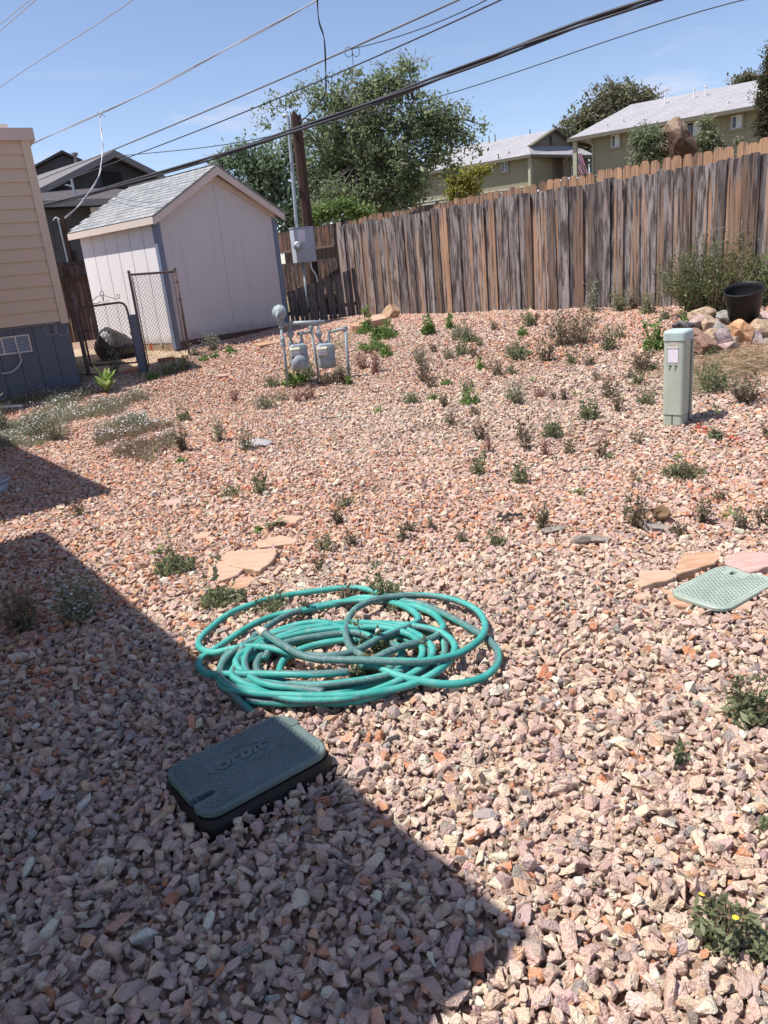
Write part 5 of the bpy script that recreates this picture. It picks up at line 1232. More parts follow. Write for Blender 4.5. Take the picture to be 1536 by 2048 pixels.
# markers and bricks
def fl(u, v, dz, mat, label, w=.05, h_=.09):
    p = gp(u, v); m_ = MB(); 
    t = thing("marker_flag", label, "marker flag", p)
    MB().tube([p, p + Vector((0, 0, .22 + dz))], .002, 4).build("wire_stem", MAT['galv'], t)
    MB().prism([p + Vector((0, 0, .12 + dz)), p + Vector((w, -.01, .10 + dz)), p + Vector((w * .8, -.015, .2 + dz)), p + Vector((.0, 0, .22 + dz))], (0, .003, 0)).build("cloth", mat, t)
fl(303, 712, -.02, MAT['orange'], "small orange marker flag behind the chain link panel")
fl(290, 722, -.12, MAT['blue'], "small blue marker flag at the foot of the slate post", .04)
def brick(u, v, ang, label, tl=(0, 0)):
    p = gp(u, v); o = MB(Fr(p.x, p.y, p.z, ang)).box(-.13, .13, -.05, .05, 0, .055).build("brick", MAT['brick'], None, bevel=.006); tag(o, label, "brick"); return o
brick(333, 722, R(28), "red brick lying at the foot of the chain link panel"); brick(264, 745, R(18), "pale red brick lying at the foot of the slate gate post")

# ================================================================== ROCKS, POT
def rock(size, seed, mat, loc, ang=0, tilt=(0, 0), name="rock", sub=3, chop=6):
    r_ = random.Random(seed); bm = bmesh.new(); bmesh.ops.create_icosphere(bm, subdivisions=sub, radius=1)
    pl = []
    for _ in range(chop + 4): d = Vector((r_.gauss(0, 1), r_.gauss(0, 1), r_.gauss(0, 1))).normalized(); pl.append((d, r_.uniform(.52, .85)))
    for v_ in bm.verts:
        p = v_.co * 1.0
        for d, k in pl:
            t = p.dot(d)
            if t > k: p = p - d * (t - k)
        p += p.normalized() * (noise.noise(p * 2.5 + Vector((seed, 0, 0))) * .09 + noise.noise(p * 7 + Vector((seed, 2, 0))) * .035)
        v_.co = Vector((p.x * size[0], p.y * size[1], p.z * size[2])) * .62
    me = bpy.data.meshes.new(name); bm.to_mesh(me); bm.free()
    o = link(name, me, MAT[mat], None, loc, False); o.rotation_euler = (tilt[0], tilt[1], ang); return o
RK = [((1368, 652), 34, 20, 'dark', "dark grey slab rock at the left end of the rock pile"), ((1404, 632), 44, 26, 'tan', "tan topmost rock at the upper left of the rock pile"),
      ((1391, 649), 38, 28, 'pink', "pinkish rock near the left end of the rock pile"), ((1415, 654), 40, 32, 'tan', "tan rock with orange streaks above the pedestal's right side"),
      ((1424, 636), 24, 18, 'pink', "small pink rock in the top row of the rock pile"), ((1443, 636), 32, 24, 'grey', "greenish grey rock just left of the black planter"),
      ((1437, 661), 32, 28, 'grey', "mid grey rock in the centre of the rock pile"), ((1446, 680), 28, 34, 'purple', "purple grey upright rock in the lower middle of the pile"),
      ((1458, 694), 40, 22, 'pink', "flat pink rock lying at the foot of the pile"), ((1479, 668), 34, 42, 'orange', "orange wedge rock in the middle of the pile"),
      ((1497, 643), 48, 26, 'tan', "broad tan rock right below the black planter"), ((1502, 662), 24, 22, 'pink', "small pinkish rock right of the orange wedge"),
      ((1507, 681), 26, 28, 'purple', "small dark purple rock right of the orange wedge"), ((1528, 664), 46, 46, 'tan', "large tan rock at the right edge of the pile"),
      ((1526, 636), 40, 20, 'pink', "pinkish top rock at the right edge above the tan one"), ((1407, 689), 36, 30, 'brown', "brown rock low at the left foot of the pile"),
      ((1532, 690), 28, 24, 'grey', "grey rock low at the right edge of the pile"), ((1395, 671), 26, 24, 'brown', "small brown rock hidden behind the pedestal top"),
      ((1474, 645), 26, 20, 'grey', "grey rock wedged under the planter's left side"), ((1425, 672), 26, 22, 'tan', "small tan rock in the middle left of the pile"),
      ((1466, 682), 24, 20, 'tan', "small tan rock under the orange wedge")]
yb0 = gp(1458, 704).y
for i, ((u, v), w, h_, c, lb) in enumerate(RK):
    Y_ = yb0 + (704 - v - h_ / 2) * .011 + .1; p = aty(u, v, Y_); s_ = pxm(p)
    o = rock((w * s_ * 1.12, .26, h_ * s_ * 1.15), 40 + i, 'rock_' + c, p, random.uniform(-.25, .25), (random.uniform(-.15, .15), random.uniform(-.12, .12)))
    tag(o, lb, "rock", "rocks heaped below the planter")
# earth core under the pile
pp_ = aty(1465, 688, yb0 + .42)
# planter
pp_ = aty(1488, 634, yb0 + .55)
ax_ = Vector((-.20, -.26, 1)).normalized()
pot = MB().lathe([(.145, 0), (.152, .01), (.195, .28), (.203, .31), (.203, .325), (.192, .325), (.187, .28), (.14, .02), (.0, .02)], pp_, ax_, 40, cap=False).lathe([(.145, -.001), (.0, -.0011)], pp_, ax_, 40, cap=False)
tag(pot.build("planter_pot", MAT['blackpot'], None, True), "empty black plastic planter tilted on top of the rock pile", "planter")
# wedge rock and slabs by the fence
p = gp(770, 638); w1_ = rock((.30, .24, .42), 91, 'rock_wedge', p + Vector((.08, .0, .06)), .5, (.1, .5), sub=3, chop=8); tag(w1_, "tan wedge rock leaning on the foot of the wooden fence", "rock")
def slabr(px, lift, th, mat, label, tilt=(0, 0)):
    o = flagstone(px, mat, label, lift, th, tilt); o.name = "stone_slab"; o['category'] = "stone slab"; del o['group']; return o
slabr([(718, 640), (742, 630), (766, 624), (772, 636), (745, 645), (722, 648)], .10, .10, 'flag_tan', "low tan stone slab beside the wedge rock by the fence")
slabr([(700, 648), (715, 641), (735, 645), (728, 655), (704, 656)], .08, .10, 'flag_orange', "brownish stone slab at the end of the low plank gate")
slabr([(508, 688), (560, 676), (566, 682), (520, 696)], .02, .05, 'flag_orange', "flat reddish stone slab below the shed gable")
slabr([(1045, 626), (1060, 612), (1075, 624), (1070, 632)], .07, .07, 'flag_tan', "small brown stone standing at the foot of the fence")
# boulder beyond the fence
bp = aty(1357, 300, 24); s_ = pxm(bp)
bo_ = rock((60 * s_, .85, 74 * s_), 12, 'rock_boulder', aty(1357, 285, 23.2), .3, (0, 0), "boulder", 4, 3); tag(bo_, "large dark brown boulder standing beyond the fence between two shrubs", "boulder")
# bits on the gravel
for (u, v, w, h_, ang, mk, nm, lb, ct) in (
    (1108, 1058, .13, .05, .3, 'barkchip', "bark_piece", "dark curled piece of bark lying in the gravel", "bark"),
    (1163, 1082, .09, .05, .1, 'barkchip', "bark_piece", "rounded grey bark chunk, left of two side by side", "bark"),
    (1192, 1078, .10, .03, -.3, 'barkchip', "bark_piece", "flat grey bark flake, right of two side by side", "bark"),
    (1305, 1053, .15, .03, -.35, 'barkchip', "bark_piece", "long grey bark piece beside the hollow brown husk", "bark")):
    p = gp(u, v, .02); o = rock((w, w * .5, h_), int(u), mk, p, ang, (.1, .05), nm, 3); tag(o, lb, ct, "bark pieces lying in the gravel")
p = gp(1323, 1036, .02); hk = MB().lathe([(.0, 0), (.03, .005), (.05, .03), (.045, .055), (.04, .055), (.035, .02), (.0, .012)], p, (-.2, -.4, 1), 14, False)
tag(hk.build("fibre_husk", MAT['nest'], None, True), "hollow brown fibrous husk on the gravel above the bark piece", "husk")
for (u, v, lb) in ((1018, 1036, "black plastic shred lying in the gravel at middle right"), (655, 838, "black plastic strip on the gravel below the gas meters")):
    p = gp(u, v, .025); m_ = MB()
    for k in range(5):
        a = p + Vector((k * .03 - .07, random.uniform(-.012, .012), random.uniform(0, .012))); m_.add([a, a + Vector((.034, -.008, .004)), a + Vector((.03, .02, .012)), a + Vector((0, .024, .002)), a + Vector((0, 0, -.003)), a + Vector((.034, -.008, .001)), a + Vector((.03, .02, .009)), a + Vector((0, .024, -.001))], [(0, 1, 2, 3), (4, 7, 6, 5), (0, 4, 5, 1), (2, 6, 7, 3), (1, 5, 6, 2), (3, 7, 4, 0)])
    tag(m_.build("plastic_shred", MAT['blackpot'], None), lb, "litter")
p = gp(512, 888, .02); bm = bmesh.new(); bmesh.ops.create_grid(bm, x_segments=14, y_segments=10, size=1)
for v_ in bm.verts: c = v_.co; v_.co = Vector((c.x * .17 * (1 - .3 * abs(c.y)), c.y * .10, .05 * (1 - c.x * c.x) * (1 - c.y * c.y) + .02 * noise.noise(c * 4)))
me = bpy.data.meshes.new("plastic_scrap"); bm.to_mesh(me); bm.free(); o = link("plastic_scrap", me, MAT['scrap'], None, p, True); o.modifiers.new("t", 'SOLIDIFY').thickness = .002; tag(o, "crumpled clear plastic scrap on the gravel left of centre", "litter")
a = gp(-20, 815, .05); b = gp(44, 811, .05); tag(MB().beam(a, b, .03, .03).build("white_lath", MAT['winwhite'], None), "white lath lying across the weeds at the left edge", "lath")
p = gp(-6, 985); rg_ = MB(); rg_.tube([p + Vector((math.cos(t * .21) * .115, math.sin(t * .21) * .115, .10)) for t in range(31)], .012, 8); rg_.lathe([(.09, 0), (.108, .10), (.10, .10), (.082, .01)], p, k=30, cap=False)
tag(rg_.build("nursery_pot", MAT['galv'], None, True), "grey rimmed nursery pot in shade at the left edge", "pot")

# ================================================================== TREES
def leafcloud(C, size, up=.3, aspect=.5, r_=rng, sizevar=.35):
    n = len(C); d = r_.normal(0, 1, (n, 3)); d /= np.linalg.norm(d, axis=1)[:, None]
    q = r_.normal(0, 1, (n, 3)); q[:, 2] += 0; q -= d * (q * d).sum(1)[:, None]; q /= np.linalg.norm(q, axis=1)[:, None]
    s = size * np.exp(r_.normal(0, sizevar, (n, 1))); a = d * s; b = q * s * aspect
    V = np.stack([C - a * .5, C + b * .5, C + a * .5, C - b * .5], 1).reshape(-1, 3)
    return V, np.arange(4 * n).reshape(n, 4)
def tree(name, label, cat, Y, lobes, leaf, nleaf, mat, trunks=(), group=None, clump=.30, twigs=0, thick=.8, shell=.55, seed=1, part="crown", cl_leaf=26, droop=0.0):
    r_ = np.random.default_rng(seed)
    base = aty(*trunks[0][0], Y) if trunks else aty(lobes[0][0], lobes[0][1] + lobes[0][3], Y)
    t = thing(name, label, cat, (base.x, base.y, base.z), group)
    area = np.array([l[2] * l[3] * (l[5] if len(l) > 5 else 1) for l in lobes], float); area /= area.sum(); CC = []; LC_ = []
    for l, a in zip(lobes, area):
        c = np.array(aty(l[0], l[1], Y + (l[4] if len(l) > 4 else 0))); s_ = pxm(c); rx, rz = l[2] * s_, l[3] * s_; ry = (rx + rz) / 2 * thick
        k = max(3, int(nleaf * a / cl_leaf)); d = r_.normal(0, 1, (k, 3)); d /= np.linalg.norm(d, axis=1)[:, None]
        rad = r_.random((k, 1)) ** shell; rad *= 1 + .16 * r_.normal(0, 1, (k, 1)); p = c + d * rad * np.array([rx, ry, rz]); CC.append(p); LC_.append(np.repeat(c[None], k, 0))
    CC = np.concatenate(CC); LC_ = np.concatenate(LC_); m_ = len(CC)
    off_ = r_.normal(0, 1, (m_, cl_leaf, 3)) * np.array([1, 1, .8]) * clump * r_.uniform(.5, 1.4, (m_, 1, 1)) * .55
    if droop: off_[:, :, 2] -= np.abs(r_.normal(0, droop, (m_, cl_leaf)))
    P_ = (CC[:, None] + off_).reshape(-1, 3)
    V, F = leafcloud(P_, leaf, r_=r_)
    o = Vector(CC.mean(0)); me = quick_mesh(part, V - np.array(o), F); link(part, me, MAT[mat], t, o)
    if trunks:
        tb = MB()
        for ti, tr_ in enumerate(trunks):
            W_ = [aty(u, v, Y) for u, v in tr_[:-1]]; P2_ = spline(W_, 5); tb.tube(P2_, tr_[-1], 8, True, 0, .45)
        hub = W_[-1]
        tb.build("trunk", MAT['bark'], t, True)
        lb = MB(); idx = r_.choice(m_, min(m_, 70), replace=False)
        ends = [aty(*tr_[-2], Y) for tr_ in trunks]
        for i in idx:
            e_ = Vector(CC[i]); h_ = min(ends, key=lambda q: (q - e_).length); mid_ = h_.lerp(Vector(LC_[i]), .55) + Vector((0, 0, .1))
            lb.tube(spline([h_, mid_, e_], 4), trunks[0][-1] * .22, 4, False, 0, .25)
        lb.build("limbs", MAT['bark'], t)
    if twigs:
        tw = MB(); idx = r_.choice(m_, min(m_, twigs), replace=False)
        for i in idx:
            a = Vector(CC[i]); out = (a - Vector(LC_[i])); out = out.normalized() if out.length > .01 else Vector((0, 0, 1))
            for k in range(3):
                d = (out + Vector(r_.normal(0, .5, 3))).normalized() * r_.uniform(.3, .9) * clump * 2.2; tw.tube([a - d * .3, a + d * .4 + Vector((0, 0, .05)), a + d], .010 * Y / 28, 3, False)
        struct(tw.build("bare_twigs", MAT['twig'], t), 'stuff')
    return t
TG = "trees and shrubs beyond the fences"
tree("shade_tree", "large leafy grey green tree behind the cable and pole, tallest in the picture", "tree", 28,
     [(725, 240, 78, 72), (790, 165, 50, 36, 0, .8), (815, 135, 26, 24, 0, .7), (665, 195, 50, 32, 0, .7), (850, 235, 66, 50, 0, .9), (905, 258, 52, 34, 0, .7), (780, 320, 85, 66), (875, 300, 48, 36, 0, .6), (660, 290, 55, 70, 1, .9), (700, 390, 90, 45), (790, 395, 45, 35), (565, 200, 30, 18, 0, .30), (610, 172, 34, 10, 0, .5), (520, 235, 22, 16, 0, .30), (540, 205, 18, 22, 0, .25), (968, 248, 18, 10, 0, .5), (950, 290, 13, 18, 0, .5), (905, 335, 26, 14, 0, .4), (850, 360, 22, 24, 0, .5), (700, 148, 30, 10, 0, .5), (925, 210, 20, 16, 0, .4), (600, 255, 30, 22, 0, .5), (750, 170, 40, 24, 0, .7)],
     .110, 35000, 'lf_tree', [((700, 470), (705, 420), (720, 340), (735, 250), .26), ((710, 400), (790, 300), (870, 240), .15), ((720, 340), (760, 240), (800, 160), .12)], TG, .27, 170, .8, .42, 3, droop=.14)
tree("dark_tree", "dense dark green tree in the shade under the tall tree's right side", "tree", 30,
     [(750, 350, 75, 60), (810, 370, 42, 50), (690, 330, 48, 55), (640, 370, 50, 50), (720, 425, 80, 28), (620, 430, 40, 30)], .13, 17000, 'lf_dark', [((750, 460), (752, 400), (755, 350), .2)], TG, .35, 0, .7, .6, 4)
tree("hedge_tree", "soft pale green tree rising behind the shed ridge", "tree", 33,
     [(505, 330, 55, 42), (455, 325, 30, 22), (545, 350, 40, 55), (590, 330, 30, 50), (520, 400, 50, 50), (575, 420, 45, 40), (575, 460, 40, 40), (620, 450, 30, 30), (430, 330, 14, 8), (480, 300, 24, 12), (585, 290, 20, 30)],
     .13, 15000, 'lf_tree2', [((540, 480), (530, 420), (520, 340), .14)], TG, .32, 30, .7, .5, 5)
tree("green_shrub", "bright green shrub behind the fence corner right of the pole", "shrub", 20,
     [(650, 425, 26, 16), (690, 415, 28, 16), (625, 432, 14, 12), (725, 425, 26, 12)], .07, 3800, 'lf_bright', (), TG, .16, 0, .8, .55, 6, "foliage")
tree("yellow_shrub", "yellow green small tree in front of the left apartment block", "tree", 34,
     [(920, 358, 28, 22), (955, 345, 20, 9), (902, 345, 12, 10), (918, 385, 24, 18), (944, 375, 20, 18), (975, 338, 12, 5)], .12, 4600, 'lf_yel', [((925, 420), (928, 390), (930, 350), .08)], TG, .26, 25, .8, .5, 7)
tree("mesquite_tree", "round dark mesquite tree between the two grey apartment roofs", "tree", 82,
     [(1235, 205, 58, 30), (1190, 235, 46, 30), (1150, 262, 30, 28), (1290, 200, 32, 18), (1250, 230, 50, 30), (1150, 285, 20, 20), (1220, 260, 50, 30), (1170, 300, 30, 24)],
     .34, 15000, 'lf_mes', [((1200, 330), (1205, 290), (1215, 240), .5), ((1205, 290), (1250, 240), (1280, 210), .3)], TG, .9, 120, .8, .42, 8)
tree("mesquite_tree", "tip of a small dark tree above the far apartment roof ridge", "tree", 80, [(1500, 160, 22, 9), (1480, 163, 10, 5)], .34, 900, 'lf_mes', (), TG, .7, 10, .8, .5, 9)
tree("juniper_tree", "dark brownish juniper cut by the right edge of the picture", "tree", 24,
     [(1540, 130, 16, 40), (1532, 190, 20, 40), (1530, 240, 18, 40), (1545, 270, 24, 40), (1552, 90, 12, 26), (1525, 165, 9, 14)], .06, 14000, 'lf_jun', [((1550, 330), (1550, 240), (1550, 120), .1)], TG, .13, 0, .8, .7, 10)
tree("green_shrub", "round green shrub to the left of the dark boulder", "shrub", 23.5, [(1293, 285, 30, 34), (1278, 270, 20, 18), (1308, 308, 22, 22), (1285, 318, 24, 12)], .075, 6500, 'lf_tree', (), TG, .15, 60, .8, .6, 11, "foliage")
tree("green_shrub", "darker green shrub to the right of the dark boulder", "shrub", 23.6, [(1412, 275, 20, 24), (1410, 300, 26, 18), (1428, 290, 16, 12), (1412, 242, 12, 7)], .075, 4200, 'lf_weed', (), TG, .15, 40, .8, .6, 12, "foliage")
tree("bare_shrub", "grey twiggy shrub in front of the boulder's left foot", "shrub", 23.2, [(1335, 312, 16, 16), (1345, 300, 10, 14)], .05, 500, 'lf_dry', (), TG, .12, 60, .8, .6, 13, "foliage")
tree("green_shrub", "small green sprig over the fence near the far right band", "shrub", 23, [(1478, 283, 9, 5)], .06, 160, 'lf_weed', (), TG, .08, 8, .8, .6, 14, "foliage")

# ================================================================== WEEDS
def weed(px, h, w, kind, label, cat="weed", group="weeds growing in the gravel"):
    u, v = px; p = gp(u, v); s_ = pxm(p + Vector((0, 0, .05))); H_ = h * s_; W_ = w * s_; r_ = random.Random(int(u * 31 + v * 7)); nr = np.random.default_rng(int(u * 17 + v))
    K = {'dry': ('lf_dry', 'drystem', 12, .022, 1.0), 'green': ('lf_weed', 'greenstem', 12, .019, .9), 'fresh': ('lf_green', 'greenstem', 8, .030, 1.0), 'stalk': ('lf_weed', 'drystem', 3, .026, .7),
         'pale': ('lf_pale', 'drystem', 16, .016, 1.0), 'red': ('lf_red', 'redstem', 16, .014, 1.0), 'daisy': ('lf_pale', 'greenstem', 16, .016, 1.0), 'dande': ('lf_weed', 'redstem', 14, .026, 1.0)}
    t = thing({'rosette': 'leafy_rosette', 'mull': 'mullein_plant', 'broad': 'leafy_rosette'}.get(kind, 'weed'), label, "plant" if kind in ('rosette', 'mull', 'broad') else cat, p, group)
    if kind in ('rosette', 'mull', 'broad'):
        n = {'rosette': 22, 'mull': 26, 'broad': 13}[kind]; m_ = MB()
        for i in range(n):
            a = r_.uniform(0, 6.28); L_ = H_ * r_.uniform(.6, 1.1) if kind != 'broad' else W_ * .55 * r_.uniform(.7, 1.1); el = R(r_.uniform(55, 89)) if kind == 'mull' else R(r_.uniform(15, 75)); wd = L_ * {'rosette': .10, 'mull': .25, 'broad': .24}[kind]
            if kind == 'mull': L_ *= .2 + .9 * ((math.degrees(el) - 40) / 49)
            d = Vector((math.cos(a), math.sin(a), 0)); sd_ = Vector((-d.y, d.x, 0)); pts = []
            for j in range(6):
                f_ = j / 5; ee = el - f_ * R(28 if kind != 'mull' else 14); c = p + d * (L_ * f_ * math.cos(ee)) + Vector((0, 0, L_ * f_ * math.sin(max(ee, .05)) + .004)); ww = wd * math.sin(math.pi * min(.97, (f_ * .85 + .12))) * .5
                ww *= 1 + (.25 * r_.uniform(-1, 1) if kind == 'broad' else 0)
                pts.append((c - sd_ * ww + Vector((0, 0, ww * .4)), c, c + sd_ * ww + Vector((0, 0, ww * .4))))
            vs = [q for tri in pts for q in tri]; m_.add(vs, [(3 * j + k, 3 * j + k + 1, 3 * j + k + 4, 3 * j + k + 3) for j in range(5) for k in (0, 1)])
        m_.build("leaves", MAT['lf_mull' if kind == 'mull' else ('lf_green' if kind == 'rosette' else 'lf_weed')], t); return t
    lm, sm, ns, lsz, dens = K[kind]; lsz *= max(.75, min(1.5, H_ / .16 * .6 + .4))
    ns = int(ns * max(.8, min(4.0, W_ / .16))); st = MB(); LP = []; tips = []
    for i in range(ns):
        a = r_.uniform(0, 6.28); rad = W_ * .5 * math.sqrt(r_.random()); hh = H_ * r_.uniform(.45, 1.0) * (1 - .35 * (rad / (W_ * .5)) ** 2)
        if kind == 'stalk' and i == 0: hh = H_; rad = W_ * .08
        elif kind == 'stalk': hh *= .5
        b = p + Vector((math.cos(a), math.sin(a), 0)) * rad * .25; b.z = gz(b.x, b.y) - .005; tp = p + Vector((math.cos(a) * rad, math.sin(a) * rad, hh)); md_ = b.lerp(tp, .5) + Vector((r_.uniform(-1, 1), r_.uniform(-1, 1), .3)) * hh * .07
        q = spline([b, md_, tp], 3); st.tube(q, .0020 + .004 * H_ if kind != 'daisy' else .0016, 3, False, 0, .5); tips.append(tp)
        for j in range(3):
            e0 = q[r_.randrange(1, len(q))]; e1_ = e0 + Vector((r_.uniform(-1, 1), r_.uniform(-1, 1), r_.uniform(.2, 1))).normalized() * hh * .28; st.tube([e0, e1_], .0014 + .002 * H_, 3, False)
            for k in range(4): LP.append(e0.lerp(e1_, r_.uniform(.2, 1.1)))
            tips.append(e1_)
        for j in range(int(14 * dens)): f_ = r_.random() ** .8; LP.append(q[int(f_ * (len(q) - 1))] + Vector((r_.gauss(0, 1), r_.gauss(0, 1), r_.gauss(0, .7))) * (.010 + .05 * H_))
    if kind in ('stalk', 'green', 'dande', 'fresh'):
        for j in range(int((150 if H_ > .2 else 95) * min(2.2, W_ / .14)) if kind != 'dande' else 210):
            a = r_.uniform(0, 6.28); rr = W_ * .5 * math.sqrt(r_.random()); LP.append(p + Vector((math.cos(a) * rr, math.sin(a) * rr, .01 + H_ * (.42 if kind != 'stalk' else .26) * r_.random() * (1 - .5 * rr / (W_ * .5)))))
    st.build("stems", MAT[sm], t)
    V, F = leafcloud(np.array([tuple(q) for q in LP]), lsz, aspect=.42, r_=nr); o = np.array(p); link("leaves", quick_mesh("leaves", V - o, F), MAT[lm], t, p)
    if kind == 'daisy' or label.find('flower') >= 0 or label.find('seed head') >= 0:
        yel = 'yellow flower' in label; fm = MB(); nf = len(tips) if kind == 'daisy' else (3 if yel else (1 if 'seed' in label else 4))
        for q in r_.sample(tips, min(nf, len(tips))):
            rr = .0085 if kind == 'daisy' else .008; k = 6
            if 'seed head' in label: fm.lathe([(.002, -.009), (.009, -.005), (.011, .002), (.007, .009), (0, .010)], q, k=8); continue
            nrm = Vector((r_.uniform(-.4, .4), r_.uniform(-.4, .4), 1)).normalized()
            fm.lathe([(rr, .001), (rr * .4, .003), (0, .003)], q + Vector((0, 0, .003)), nrm, k, False)
        fm.build("flowers", MAT['petal_y' if yel else 'petal'], t)
    return t
